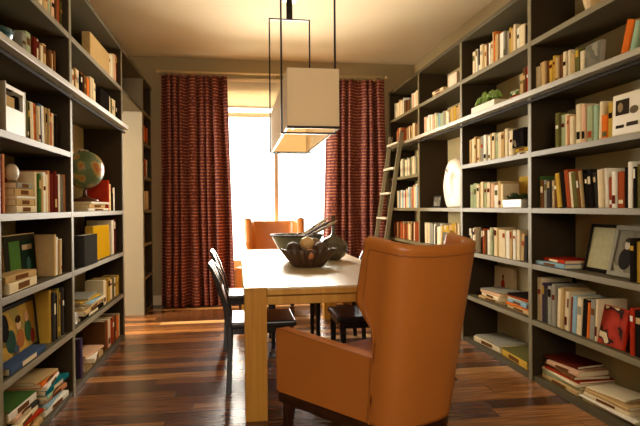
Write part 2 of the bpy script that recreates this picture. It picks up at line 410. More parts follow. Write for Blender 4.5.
# bridge above the doorway
bx(XL, WL + .001, 5.206, 6.26, SZ[6] - ST, SZ[6]).build('bridge_shelf', case_m, l, bevel=.002)
bx(XL - .012 + .024, WL + .001, 5.206, 6.26, TOP - ST, TOP).build('bridge_top', case_m, l, bevel=.002)
bx(WL + .001, WL + .013, 5.206, 6.26, SZ[6] + .001, TOP - ST - .001).build('bridge_back', back_m, l)
a, bx = bookcase('bookcase', 'narrow bookcase in the far left corner beyond the doorway, beside the curtain', -1, XL, WL,
                 [6.30, 6.88], set(), 6.281, 6.899)
bx(XL - .001, WL + .001, 6.272, 6.2805, .001, TOP).build('side_panel', mat('side_panel_paint', PANEL_RGB, .5, var=.03), a)
SEGS = [
 ('R4', 6, 6.764, 6.38, 0.222, 0.21, 'cream,cream,white,tan', 0.03, 0.0),
 ('R4', 6, 6.34, 6.072, 0.166, 0.16, 'black,olive,brown', 0.03, 0.0),
 ('R4', 6, 6.053, 5.824, 0.191, 0.188, 'white,pink,cream', 0.035, 0.0),
 ('R4', 5, 6.683, 6.407, 0.218, 0.216, 'brown,tan,rust', 0.03, 6.0),
 ('R4', 5, 6.229, 5.831, 0.189, 0.198, 'tan,brown,cream,tan,brown', 0.03, 5.0),
 ('R4', 4, 6.519, 5.82, 0.216, 0.222, 'sage,cream,cream,grey,olive,cream', 0.035, 0.0),
 ('R4', 3, 6.656, 5.826, 0.22, 0.267, 'tan,cream,red,tan,cream,white,powder_blue', 0.035, 0.0),
 ('R4', 2, 6.844, 5.834, 0.2, 0.22, 'brown,rust,brown,cream,tan,rust,brown', 0.035, 0.0),
 ('R3', 5, 5.617, 5.274, 0.218, 0.191, 'pink,white,cream,tan,white', 0.04, 2.0),
 ('R3', 5, 5.26, 4.956, 0.184, 0.17, 'white,powder_blue,sage,grey,cream', 0.045, 0.0),
 ('R3', 5, 4.919, 4.65, 0.178, 0.17, 'mustard,tan,mustard,cream,tan', 0.045, 0.0),
 ('R3', 2, 5.62, 5.377, 0.237, 0.243, 'grey,cream,grey', 0.06, 0.0),
 ('R3', 2, 5.363, 5.153, 0.212, 0.218, 'white,black,cream,white', 0.035, 0.0),
 ('R3', 2, 5.14, 4.709, 0.229, 0.232, 'mustard,tan,cream,mustard,tan,mustard', 0.045, 0.0),
 ('R2', 6, 4.394, 4.043, 0.215, 0.21, 'cream,white,black,cream,tan,cream,brown,white', 0.035, 0.0),
 ('R2', 6, 4.034, 3.935, 0.262, 0.238, 'tan,orange,red', 0.035, 0.0),
 ('R2', 6, 3.927, 3.669, 0.236, 0.2, 'white,grey,tan,mustard,tan,cream', 0.04, 0.0),
 ('R2', 6, 3.662, 3.506, 0.194, 0.155, 'white,cream,black,olive,black', 0.04, 0.0),
 ('R2', 5, 3.623, 3.501, 0.2, 0.232, 'tan,brown,red,white', 0.04, 0.0),
 ('R2', 4, 4.483, 4.266, 0.223, 0.221, 'tan,cream,tan,cream', 0.04, 0.0),
 ('R2', 4, 4.256, 4.067, 0.215, 0.227, 'grey,white,cream,tan', 0.04, 0.0),
 ('R2', 4, 4.059, 3.718, 0.233, 0.215, 'cream,sage,cream,tan,cream,white', 0.045, 0.0),
 ('R2', 3, 4.477, 4.159, 0.218, 0.22, 'sage,cream,cream,tan,cream', 0.045, 0.0),
 ('R2', 3, 4.15, 3.873, 0.211, 0.206, 'cream,pink,white,tan,cream,cream', 0.045, 0.0),
 ('R2', 2, 4.492, 4.351, 0.212, 0.217, 'white,black,white,cream', 0.035, 0.0),
 ('R2', 2, 4.274, 4.163, 0.22, 0.22, 'black,rust,brown', 0.035, 0.0),
 ('R2', 2, 4.154, 3.638, 0.228, 0.221, 'white,cream,sage,cream,tan,cream,cream,white,tan', 0.042, 0.0),
 ('R2', 2, 3.631, 3.49, 0.221, 0.192, 'tan,slate,black,cream,cream', 0.04, 4.0),
 ('R1', 5, 3.412, 3.218, 0.202, 0.189, 'cream,tan,cream,brown,mustard,tan,black', 0.04, 0.0),
 ('R1', 5, 3.212, 3.068, 0.194, 0.198, 'mustard,tan,brown,cream,tan', 0.035, 0.0),
 ('R1', 5, 3.063, 2.902, 0.19, 0.168, 'cream,tan,olive,cream,black,tan', 0.035, 0.0),
 ('R1', 4, 3.181, 2.989, 0.225, 0.198, 'grey,sage,cream,salmon,orange,olive,black', 0.035, 0.0),
 ('R1', 4, 2.975, 2.885, 0.243, 0.221, 'cream,pink,pink', 0.045, 0.0),
 ('R1', 4, 2.881, 2.787, 0.214, 0.202, 'sage,mint,grey,mint', 0.04, 0.0),
 ('R1', 4, 2.779, 2.745, 0.218, 0.211, 'cream,white', 0.04, 3.0),
 ('R1', 4, 2.741, 2.688, 0.138, 0.129, 'orange,orange', 0.05, 0.0),
 ('R1', 4, 2.683, 2.64, 0.194, 0.191, 'mustard,cream', 0.03, 0.0),
 ('R1', 3, 3.386, 3.177, 0.216, 0.198, 'green,brown,grey,slate,cream,brown', 0.035, 0.0),
 ('R1', 3, 3.166, 2.877, 0.248, 0.222, 'mustard,black,rust,cream,olive,brown,tan,tan', 0.034, -8.0),
 ('R1', 3, 2.868, 2.78, 0.233, 0.221, 'black,black,slate', 0.034, -6.0),
 ('R1', 3, 2.771, 2.696, 0.214, 0.22, 'cream,white,pink', 0.035, -3.0),
 ('R1', 3, 2.693, 2.506, 0.182, 0.248, 'cream,white,rust,mustard,black,cream,white', 0.034, 0.0),
 ('R1', 3, 2.503, 2.41, 0.247, 0.239, 'black,olive,grey', 0.034, 0.0),
 ('R1', 2, 2.525, 2.384, 0.22, 0.228, 'black,mustard,black,brown,white', 0.035, 0.0),
 ('R1', 1, 3.44, 3.354, 0.286, 0.291, 'cream,tan', 0.05, 0.0),
 ('R1', 1, 3.348, 3.192, 0.271, 0.267, 'purple,slate,blue,grey,black', 0.036, 0.0),
 ('R1', 1, 3.187, 3.054, 0.248, 0.268, 'cream,tan,cream,cream', 0.036, 3.0),
 ('R1', 1, 3.049, 2.791, 0.231, 0.244, 'rust,powder_blue,cream,black,orange,grey,cream,red', 0.036, 4.0),
 ('R1', 1, 2.522, 2.371, 0.268, 0.275, 'red,black,orange,white,red', 0.036, 0.0),
 ('L1', 6, 3.226, 3.406, 0.134, 0.136, 'cream,tan,sage', 0.045, 0.0),
 ('L1', 6, 3.425, 3.69, 0.191, 0.206, 'pink,brown,rust,olive', 0.045, 0.0),
 ('L1', 5, 2.975, 3.096, 0.145, 0.187, 'grey,sage,orange', 0.05, 0.0),
 ('L1', 5, 3.11, 3.326, 0.17, 0.197, 'tan,cream,maroon,cream', 0.035, 0.0),
 ('L1', 5, 3.368, 3.483, 0.186, 0.207, 'brown,tan', 0.035, 0.0),
 ('L1', 4, 3.0, 3.068, 0.205, 0.203, 'olive,black,brown', 0.03, 0.0),
 ('L1', 4, 3.076, 3.295, 0.236, 0.218, 'red,orange,cream,blue,white', 0.035, -3.0),
 ('L1', 4, 3.304, 3.503, 0.225, 0.207, 'tan,tan,red,cream,black,grey', 0.03, 0.0),
 ('L1', 3, 2.618, 2.734, 0.269, 0.275, 'maroon,red,salmon,cream', 0.04, 0.0),
 ('L1', 3, 3.119, 3.313, 0.22, 0.227, 'cream,green,tan,white', 0.033, 0.0),
 ('L1', 3, 3.322, 3.644, 0.239, 0.248, 'salmon,cream,maroon,maroon,white,grey', 0.036, 0.0),
 ('L1', 2, 3.395, 3.56, 0.25, 0.231, 'tan,white,pink,white', 0.035, 2.0),
 ('L1', 1, 3.33, 3.56, 0.313, 0.288, 'mustard,slate,black,mustard,olive', 0.03, 0.0),
 ('L2', 6, 4.835, 5.347, 0.242, 0.303, 'cream,white,red,pink,maroon', 0.05, 0.0),
 ('L2', 5, 3.823, 4.432, 0.192, 0.247, 'cream,tan,cream,black,brown,tan,brown,orange', 0.043, 0.0),
 ('L2', 5, 4.865, 5.237, 0.212, 0.259, 'cream,olive,cream,cream,black', 0.05, 0.0),
 ('L2', 3, 4.745, 5.03, 0.26, 0.22, 'red,cream,mustard,black,white', 0.05, 0.0),
 ('L2', 2, 4.215, 4.30, 0.174, 0.159, 'pink,salmon', 0.06, 0.0),
 ('L2', 2, 4.879, 5.26, 0.326, 0.292, 'white,maroon,black', 0.07, 0.0),
 ('L2', 1, 4.556, 5.231, 0.204, 0.17, 'cream,tan,mustard,cream,olive', 0.06, 0.0),
 ('L2', 0, 4.58, 5.211, 0.246, 0.201, 'brown,orange,cream,red,rust,pink', 0.055, 0.0),
 ('L4', 5, 6.616, 6.84, 0.214, 0.237, 'orange,cream,rust', 0.05, 0.0),
 ('L4', 4, 6.59, 6.839, 0.23, 0.228, 'rust,grey', 0.05, 0.0),
 ('L4', 3, 6.563, 6.85, 0.221, 0.233, 'cream,tan,brown', 0.05, 0.0),
]
# ------------------------------------------------------------------ books
ORD = ['zeroth', 'first', 'second', 'third', 'fourth', 'fifth', 'sixth', 'seventh', 'eighth', 'ninth', 'tenth', 'eleventh', 'twelfth',
       'thirteenth', 'fourteenth', 'fifteenth', 'sixteenth', 'seventeenth', 'eighteenth', 'nineteenth', 'twentieth']
def ordinal(n):
    if n <= 20: return ORD[n]
    return ('twenty-' + ORD[n - 20]) if n < 30 else ('thirty-' + ORD[n - 30] if n > 30 else 'thirtieth')
ROWN = {6: 'top', 5: 'second', 4: 'third', 3: 'fourth', 2: 'fifth', 1: 'sixth', 0: 'bottom'}
BAYN = {'R1': 'nearest right bay', 'R2': 'second right bay', 'R3': 'sculpture bay', 'R4': 'ladder bay',
        'L1': 'nearest left bay', 'L2': 'globe bay', 'L4': 'far left corner bookcase'}

def book_geo(mb_cover, mb_pages, t, h, d, f):
    """closed book: f maps (depth, across thickness, height) to xyz"""
    c = min(.0032, t * .12); r = min(.004, t * .25)
    out = [(r, -t/2), (0, -t/2 + r), (-.001, 0), (0, t/2 - r), (r, t/2), (d, t/2), (d, t/2 - c), (c + r, t/2 - c), (c + r, -t/2 + c), (d, -t/2 + c), (d, -t/2)]
    n = len(mb_cover.v); k = len(out)
    mb_cover.v += [f(u, v, 0) for u, v in out] + [f(u, v, h) for u, v in out]
    quads = [(0, 1, 8, 8), ]
    # end caps split into three strips so that the outline stays a U
    for base, flip in ((n, 0), (n + k, 1)):
        for q in ((0, 1, 2, 3, 4, 7, 8), (4, 5, 6, 7), (0, 8, 9, 10)):
            mb_cover.f.append(tuple(base + i for i in q))
    for i in range(k):
        mb_cover.f.append((n + i, n + (i + 1) % k, n + k + (i + 1) % k, n + k + i))
    p0 = f(c + r + .0003, -t/2 + c + .0002, .003); p1 = f(d - .003, t/2 - c - .0002, h - .003)
    a = [min(p0[i], p1[i]) for i in range(3)]; b = [max(p0[i], p1[i]) for i in range(3)]
    mb_pages.box(a[0], b[0], a[1], b[1], a[2], b[2])

def size_words(t, h):
    a = 'thick' if t > .055 else ('slim' if t < .036 else '')
    b = 'tall' if h > .235 else ('short' if h < .175 else '')
    return ' '.join(x for x in (b, a) if x)

def book(col, t, h, d, loc, rotz, label, group=None, lean=0.0, lay=False, band=None, cover=None):
    o = thing('book', label, 'book', loc, rotz, group)
    o.rotation_euler = (math.radians(lean), 0, rotz)
    f = (lambda u, v, w: (u, v, w)) if not lay else (lambda u, v, w: (u, w - h / 2, v + t / 2))
    c = MB(); p = MB(); book_geo(c, p, t, h, d, f)
    c.build('cover', cover or pm(col), o); p.build('pages', pages_mat, o)
    if band:
        z0, z1, bc = band
        w = t * .30
        q0 = f(-.0022, -w, h * z0); q1 = f(.0008, w, h * z1)
        a = [min(q0[i], q1[i]) for i in range(3)]; b = [max(q0[i], q1[i]) for i in range(3)]
        MB().box(a[0], b[0], a[1], b[1], a[2], b[2]).build('spine_label', pm(bc), o)
    return o

DARK = {'brown', 'rust', 'maroon', 'red', 'olive', 'green', 'slate', 'black', 'blue', 'purple', 'teal'}
rb = random.Random(5)
TSCALE = 1.36
TS = {'R1': 1.03, 'R2': 1.12, 'R4': 1.1, 'R3': 1.1, 'L1': 1.15, 'L2': 1.2, 'L4': 1.2}
# plan every row first, so that ordinals can be counted from either end
rows = {}
LIM = {'R1': (2.312, 3.408), 'R2': (3.452, 4.548), 'R3': (4.592, 5.688), 'R4': (5.732, 6.828), 'L1': (2.592, 3.623), 'L2': (3.667, 5.163), 'L4': (6.322, 6.858)}
for bay, k, ya, yb, h0, h1, pal, th, lean in SEGS:
    lo, hi = LIM[bay]; ya, yb = min(max(ya, lo), hi), min(max(yb, lo), hi)
    L = abs(yb - ya); th *= TS[bay]
    n = max(1, round(L / th)); pal = pal.split(',')
    ws = [rb.uniform(.6, 1.45) for _ in range(n)]; s = sum(ws); y = ya; sg = 1 if yb > ya else -1
    start = 0
    for i in range(n):
        w = ws[i] / s * L
        u = (i + .5) / n
        hh = (h0 + (h1 - h0) * u) * (rb.uniform(.86, 1.02) if n > 2 else 1)
        room = TOP - .04 - SZ[k] if k == 6 else (.34 if not (bay in ('L2', 'R3') and k == 3) else .7)
        hh = max(.11, min(hh, room - .01))
        c = pal[(start + i) % len(pal)] if rb.random() < .8 else rb.choice(pal)
        rows.setdefault((bay, k), []).append((y + sg * w / 2, w, hh, c, lean))
        y += sg * w
far = MB(); far_cols = []
for (bay, k), lst in rows.items():
    right = bay[0] == 'R'
    N = len(lst)
    for i, (y, w, hh, c, lean) in enumerate(lst):
        th = math.radians(lean); t = (w - .0012) * math.cos(th) * .99
        d = min(.24, max(.13, hh * rb.uniform(.68, .8)))
        x = (2.0 if right else -1.075) + (1 if right else -1) * rb.uniform(0, .014)
        z = SZ[k] + .0006 + abs(math.sin(th)) * t / 2
        d_sg = 1 if right else -1
        if bay in ('R4', 'R3', 'L4'):
            far.box(min(x, x + d_sg * d), max(x, x + d_sg * d), y - t / 2, y + t / 2, z, z + hh); far_cols.append(c); continue
        if bay == 'L1': o_ = ordinal(N - i) + ' upright from right'
        else: o_ = ordinal(i + 1) + ' upright from left'
        lab = ('%s %s book, %s, %s shelf, %s' % (size_words(t, hh), c.replace('powder_blue', 'pale blue'), o_, ROWN[k], BAYN[bay])).strip()
        grp = 'upright books on the %s shelf of the %s' % (ROWN[k], BAYN[bay])
        band = None
        if rb.random() < .55 and t > .018:
            z0 = rb.choice((.12, .55, .62, .72)); z1 = z0 + rb.uniform(.08, .24)
            band = (z0, min(z1, .95), rb.choice(('cream', 'tan', 'mustard', 'white')) if c in DARK else rb.choice(('brown', 'maroon', 'black', 'olive', 'rust', 'grey')))
        book(c, t, hh, d, (x, y, z), 0 if right else PI, lab, grp, lean, band=band)
# the many tiny books of the ladder bay: one object
me_o = far.build('books', pm('cream'))
used = sorted(set(far_cols)); me_o.data.materials.clear()
for c in used: me_o.data.materials.append(pm(c))
for i, p in enumerate(me_o.data.polygons): p.material_index = used.index(far_cols[i // 6])
tag(me_o, 'rows of small far upright books behind the ladder, around the sculpture and in the left corner bookcase', 'books', kind='stuff')

def stack(wall, yc, z, items, where, group, xfront=None, seed=1):
    """items from the bottom up: (colour, thickness, length along shelf, depth, turn in degrees, shift y, shift x)"""
    rd = random.Random(seed); sg = 1 if wall == 'R' else -1
    n = len(items)
    for i, (c, t, L, d, turn, dy, dx) in enumerate(items):
        x = (XR + .02 if wall == 'R' else XL - .02) if xfront is None else xfront
        pos = 'lowest' if i == 0 else ('topmost' if i == n - 1 else ordinal(i + 1) + ' from bottom')
        lab = '%s book lying flat, %s of %s' % (c.replace('powder_blue', 'pale blue'), pos, where)
        book(c, t, L, d, (x + sg * dx, yc + dy, z + .0006), (0 if wall == 'R' else PI) + math.radians(turn), lab, group, lay=True,
             band=(.3, .7, 'cream' if c in DARK else 'brown') if t > .02 else None)
        z += t + .0008
    return z

# --- lying stacks, right wall
stack('R', 5.19, SZ[6], [('tan', .03, .30, .2, 0, 0, .0), ('cream', .028, .26, .19, 3, .01, .0)], 'the pair on the top shelf beside the pale box', 'books in the pair beside the pale box')
stack('R', 3.72, SZ[5], [('rust', .03, .12, .2, 0, 0, .02), ('red', .02, .12, .2, 0, 0, .02), ('green', .022, .11, .19, 0, 0, .02), ('sage', .015, .11, .18, 0, 0, .02)],
      'a small pile beside the succulents', 'books in the pile beside the succulents')
stack('R', 3.605, SZ[4], [('white', .022, .16, .22, 0, 0, .02), ('mustard', .028, .17, .23, 0, 0, .015)],
      'the pair under the black book', 'books in the pair under the black book')
stack('R', 4.13, SZ[1], [('tan', .022, .36, .25, 6, 0, .03), ('cream', .03, .34, .24, -4, .01, .03), ('pink', .02, .31, .22, 3, .01, .03), ('grey', .012, .28, .2, 9, .02, .04)],
      'the sixth-shelf pile by the red figure', 'books in the sixth-shelf pile by the red figure')
stack('R', 3.69, SZ[1], [('tan', .026, .36, .24, -3, 0, .03), ('orange', .016, .33, .23, 2, .01, .03), ('powder_blue', .03, .31, .22, -4, .02, .03), ('cream', .012, .31, .22, 4, 0, .04),
      ('rust', .016, .3, .21, 0, .01, .03), ('black', .014, .28, .2, 5, 0, .03)], 'the six-book pile by its right end', 'books in the six-book pile of the second right bay')
stack('R', 4.16, SZ[0], [('cream', .045, .42, .27, 4, 0, .01), ('grey', .012, .40, .26, 2, 0, .01)], 'the farther big pair, bottom shelf', 'big flat books on the bottom shelf')
stack('R', 3.72, SZ[0], [('mustard', .05, .40, .27, -3, 0, .01), ('olive', .012, .38, .26, -1, 0, .01)], 'the nearer big pair, bottom shelf', 'big flat books on the bottom shelf')
stack('R', 3.24, SZ[2], [('powder_blue', .026, .32, .22, 0, 0, .0), ('red', .022, .26, .2, -4, -.0, .03)], 'the pair left of the framed document', 'books in the pair left of the framed document')
stack('R', 3.17, SZ[0], [('tan', .03, .38, .26, 0, 0, .02), ('sage', .02, .37, .25, 3, 0, .03), ('cream', .018, .38, .26, -2, .01, .02), ('red', .014, .35, .25, 2, -.01, .03),
      ('brown', .02, .34, .24, -3, .02, .03), ('pink', .03, .3, .22, 5, -.02, .03), ('maroon', .016, .29, .21, 9, .03, .05)],
      'the farther pile, bottom right shelf', 'books in the farther bottom-shelf pile of the nearest right bay')
stack('R', 2.72, SZ[0], [('tan', .02, .40, .24, 5, 0, .03), ('white', .01, .43, .28, 2, 0, .01), ('cream', .024, .34, .24, 6, .02, .03), ('tan', .02, .33, .23, 4, .02, .03), ('cream', .012, .26, .19, 12, .05, .05)],
      'the nearer pile, bottom right shelf', 'books in the nearer bottom-shelf pile of the nearest right bay')
# --- left wall
stack('L', 2.96, SZ[3], [('cream', .036, .25, .095, 0, 0, .0), ('tan', .034, .24, .095, 1, -.01, .0), ('white', .014, .24, .09, 0, .0, .0), ('tan', .036, .22, .09, -2, -.01, .005), ('grey', .03, .2, .085, 0, 0, .005)],
      'the old stack by the red frame', 'old books stacked in front of the red frame')
stack('L', 2.88, SZ[2], [('cream', .05, .38, .10, 2, 0, -.012), ('tan', .034, .34, .09, -3, -.02, -.01)], 'the pair before the green album', 'books lying before the green album')
stack('L', 2.93, SZ[1], [('blue', .035, .46, .075, 0, 0, -.015), ], 'the shelf edge before the painted picture', None)
stack('L', 3.36, SZ[0], [('white', .035, .36, .24, -3, 0, -.01), ('powder_blue', .02, .33, .23, 3, .0, .0), ('salmon', .03, .3, .22, -5, .02, .0), ('mint', .022, .31, .23, 4, 0, 0), ('teal', .03, .34, .24, -3, .02, -.01),
      ('white', .022, .3, .22, 6, .0, .01), ('orange', .024, .29, .2, 2, -.03, .02), ('tan', .02, .27, .2, -8, -.08, .02)], 'the farther pile, bottom left shelf', 'books in the farther floor-level pile of the nearest left bay')
stack('L', 2.93, SZ[0], [('tan', .03, .38, .25, 0, 0, -.01), ('mustard', .024, .36, .24, 5, .02, 0), ('red', .02, .33, .23, -4, .03, 0), ('cream', .026, .35, .24, 3, 0, .0), ('slate', .024, .33, .23, -5, .02, .02),
      ('pink', .024, .3, .22, 6, 0, .01), ('white', .04, .32, .23, -2, -.05, .0), ('green', .01, .31, .22, -2, -.05, .0)], 'the nearer pile, bottom left shelf', 'books in the nearer floor-level pile of the nearest left bay')
stack('L', 4.42, SZ[3], [('white', .022, .62, .2, 0, 0, 0), ('tan', .03, .56, .2, 2, 0, .01), ('white', .018, .48, .18, -2, .05, .0)], 'the pile under the globe', 'books piled under the globe')
stack('L', 4.235, SZ[1], [('black', .03, .62, .2, 0, -.02, 0), ('tan', .035, .58, .2, 3, 0, 0), ('cream', .02, .55, .2, -3, .02, 0), ('powder_blue', .02, .5, .19, 4, .05, -.01), ('mustard', .014, .42, .18, -6, -.05, 0), ('grey', .014, .36, .17, 5, .0, .01)],
      'the sixth-shelf pile, globe bay', 'books in the sixth-shelf pile of the globe bay')
stack('L', 4.25, SZ[0], [('tan', .045, .46, .2, 0, 0, 0), ('white', .03, .4, .2, 8, .04, -.01), ('pink', .018, .34, .18, -8, .0, .0)], 'the bottom-shelf pile, globe bay', 'books in the bottom-shelf pile of the globe bay')
# ------------------------------------------------------------------ things on the shelves
def faceout(wall, yc, z, w, h, t, col, label, art=None, xd=.05, lean=8, frame=None, cat='book', name='book', inset=.0):
    """a book or frame standing with its face to the room; w along the shelf"""
    sg = 1 if wall == 'R' else -1
    X = (XR if wall == 'R' else XL) + sg * xd
    o = thing(name, label, cat, (X, yc - sg * w / 2, z + .001 + math.sin(math.radians(lean)) * t / 2), PI / 2 * sg)
    o.rotation_euler = (math.radians(lean), 0, PI / 2 * sg)
    if frame is None:
        c = MB(); p = MB(); book_geo(c, p, t, h, w, (lambda u, v, q: (u, v, q)) if wall == 'R' else (lambda u, v, q: (w - u, v, q)))
        c.build('cover', pm(col), o); p.build('pages', pages_mat, o)
        if art: MB().box(inset + .004, w - .004 - inset, t / 2, t / 2 + .0008, inset + .004, h - .004 - inset).build('cover_art', art, o)
    else:
        b = frame
        m = MB().box(0, b, -t/2, t/2, 0, h).box(w - b, w, -t/2, t/2, 0, h).box(b, w - b, -t/2, t/2, 0, b).box(b, w - b, -t/2, t/2, h - b, h)
        m.build('frame', pm(col), o, bevel=.002)
        MB().box(b, w - b, -t/2, t/2 - .006, b, h - b).build('picture', art, o)
    return o

def patches(o, y, lst, base='painted_figure'):
    """flat printed shapes on a cover: (x, z, half width, half height, rgb, 'o' or 'r')"""
    for k_, (x, z, a, b, rgb, sh_) in enumerate(lst):
        n_ = 20 if sh_ == 'o' else 4
        pts = [(x + a * math.cos(2 * PI * i / n_), z + b * math.sin(2 * PI * i / n_)) for i in range(n_)] if sh_ == 'o' else [(x - a, z - b), (x + a, z - b), (x + a, z + b), (x - a, z + b)]
        MB().prism(pts, lambda u, v, w: (u, w, v), y, y + .0006 + .0003 * k_).build(base, mat('print_%d_%d_%d' % rgb, rgb, .6, var=.15, scale=40, spec=.0), o)
art_girl = mat('art_girl', (230, 212, 170), .45, var=.08, spec=.0)
art_red = art_material('art_red', [(170, 60, 44), (150, 52, 40), (60, 40, 34), (214, 190, 150)], 12)
art_green = mat('art_green', (44, 40, 28), .6, var=.2, spec=.0)
art_kid = art_material('art_kid', [(150, 128, 66), (176, 136, 62), (190, 150, 66), (120, 100, 56)], 5)
art_grey = art_material('art_grey', [(126, 120, 102), (112, 106, 90), (150, 142, 120), (90, 84, 70)], 7)
art_doc = mat('art_document', (172, 162, 124), .7, var=.2, scale=30, spec=.0)
art_bw = mat('art_black_white', (222, 206, 170), .45, var=.05)
art_night = art_material('art_night', [(26, 22, 22), (34, 30, 28), (120, 104, 84)], 14)

q = faceout('R', 4.36, SZ[1], .34, .245, .03, 'cream', 'pale picture book with a red figure, face out on the sixth shelf', art_girl, .296, 1.5)
patches(q, .0162, [(.18, .09, .035, .05, (184, 60, 44), 'o'), (.18, .16, .02, .022, (150, 90, 60), 'o'), (.18, .045, .02, .03, (90, 50, 36), 'r')])
faceout('R', 3.622, SZ[4] + .053, .16, .135, .03, 'black', 'small black book facing out above two flat books', art_night, .03, 2)
faceout('R', 3.765, SZ[3], .28, .235, .05, 'mustard', 'wide yellow-green book facing out behind the shelf plant', None, .19, 4)
faceout('R', 3.27, SZ[4], .23, .275, .02, 'cream', 'tall cream album facing out behind a row of books', art_doc, .24, 4)
faceout('R', 2.822, SZ[5], .14, .165, .03, 'grey', 'grey picture book facing out on the ledge shelf, beside the leaning orange book', art_grey, .04, 6)
q = faceout('R', 2.525, SZ[4], .21, .215, .04, 'cream', 'cream box file with black marks on the third shelf, nearest right bay', art_bw, .03, 2, cat='box file', name='box_file')
patches(q, .0212, [(.135, .145, .05, .04, (60, 48, 38), 'r'), (.15, .145, .02, .025, (150, 126, 92), 'o'), (.05, .12, .03, .02, (110, 96, 76), 'o'), (.15, .045, .03, .008, (50, 42, 36), 'r'), (.06, .05, .04, .01, (70, 60, 50), 'r')])
faceout('R', 2.678, SZ[1], .20, .215, .022, 'red', 'red illustrated book facing out on the sixth shelf', art_red, .04, 12)
faceout('R', 2.905, SZ[2], .24, .285, .02, 'black', 'black framed pale document leaning on the fifth shelf', art_doc, .12, 12, frame=.02, cat='picture frame', name='framed_document')
q = faceout('R', 2.655, SZ[2], .24, .285, .02, 'grey', 'grey framed portrait photograph leaning on the fifth shelf', art_grey, .09, 14, frame=.026, cat='picture frame', name='framed_photograph')
patches(q, .0042, [(.125, .10, .05, .06, (50, 46, 42), 'o'), (.125, .18, .022, .028, (196, 184, 158), 'o'), (.125, .205, .024, .014, (60, 52, 44), 'o')])
faceout('R', 5.45, SZ[3], .22, .125, .018, 'slate', 'small dark grey picture frame left of the white face sculpture', art_grey, .10, 8, frame=.016, cat='picture frame', name='picture_frame')
faceout('R', 4.96, SZ[2], .22, .165, .016, 'mustard', 'small gold picture frame in front of yellow books', art_grey, .002, 3, frame=.022, cat='picture frame', name='picture_frame')
faceout('L', 2.925, SZ[3], .34, .235, .02, 'mustard', 'dark red picture in a thin gold frame behind stacked old books', mat('art_dark_red', (120, 36, 26), .5, var=.2, spec=.0), .15, 3, frame=.01, cat='picture frame', name='picture_frame')
q = faceout('L', 3.15, SZ[2], .44, .26, .045, 'tan', 'wide album with a dark green picture cover on the fifth left shelf', art_green, .135, 4)
patches(q, .0237, [(.30, .14, .07, .085, (72, 104, 44), 'r'), (.12, .12, .09, .10, (30, 46, 32), 'r'), (.13, .185, .07, .014, (170, 150, 110), 'r'), (.12, .09, .03, .04, (60, 96, 84), 'o')])
faceout('L', 3.05, SZ[2], .22, .205, .03, 'brown', 'brown album standing behind the dark green album', None, .26, 2)
q = faceout('L', 3.04, SZ[1], .56, .285, .022, 'slate', 'colourful painted picture in a grey frame on the sixth left shelf', art_kid, .10, 5, frame=.022, cat='picture frame', name='picture_frame')
patches(q, .0052, [(.36, .10, .06, .06, (52, 76, 62), 'o'), (.42, .18, .05, .07, (40, 36, 34), 'o'), (.24, .09, .05, .05, (160, 96, 52), 'o'), (.25, .17, .03, .03, (206, 160, 110), 'o'), (.25, .195, .034, .02, (60, 40, 30), 'o'), (.13, .11, .045, .06, (60, 92, 60), 'o'), (.14, .19, .028, .03, (200, 150, 100), 'o'), (.08, .07, .03, .04, (140, 50, 40), 'o'), (.31, .05, .03, .02, (70, 86, 96), 'o')])
faceout('L', 4.04, SZ[2], .34, .215, .07, 'slate', 'dark grey book facing out on the fifth shelf under the globe', None, .02, 0)
faceout('L', 4.56, SZ[2], .50, .262, .06, 'mustard', 'large plain yellow book facing out on the shelf under the globe', mat('plain_yellow', (206, 156, 26), .6, var=.05, spec=.0), .06, 2)
faceout('L', 4.36, SZ[0], .40, .235, .03, 'olive', 'tan and green book facing out on the bottom shelf, globe bay', art_material('art_tan', [(176, 150, 96), (166, 140, 86), (90, 76, 44)], 3), .26, 5)
faceout('L', 4.52, SZ[6], .60, .20, .06, 'tan', 'large tan folder facing out on the top left shelf', None, .05, 0, cat='folder', name='folder')
faceout('L', 4.70, SZ[5], .30, .215, .12, 'black', 'black box between books on the second left shelf', None, .09, 0, cat='box file', name='box_file')
book('purple', .05, .27, .2, (-1.07, 3.90, SZ[0] + .001), PI, 'dark purple book standing at the front of the bottom shelf, globe bay')
book('sage', .03, .30, .2, (-1.07, 3.70, SZ[6] + .001), PI, 'pale green book alone at the left end of the top shelf, globe bay')
book('orange', .05, .19, .15, (2.0, 2.565, SZ[5] + .012), 0, 'orange book leaning on the ledge shelf at the right edge of the photo', lean=17)
book('tan', .05, .21, .15, (2.0, 2.412, SZ[5] + .006), 0, 'tan book supporting the leaning pale green and orange books on the ledge')
book('mint', .035, .17, .15, (2.0, 2.508, SZ[5] + .011), 0, 'pale green book leaning between the orange book and a tan book', lean=17)
book('cream', .2, .125, .2, (2.0, 4.834, SZ[6] + .001), 0, 'pale thick boxed set standing on the top shelf, sculpture bay', cover=mat('pale_box', (226, 196, 160), .6))
book('white', .012, .17, .2, (2.0, 6.13, SZ[5] + .001), 0, 'thin white booklet lying on the second shelf behind the ladder', lay=True)

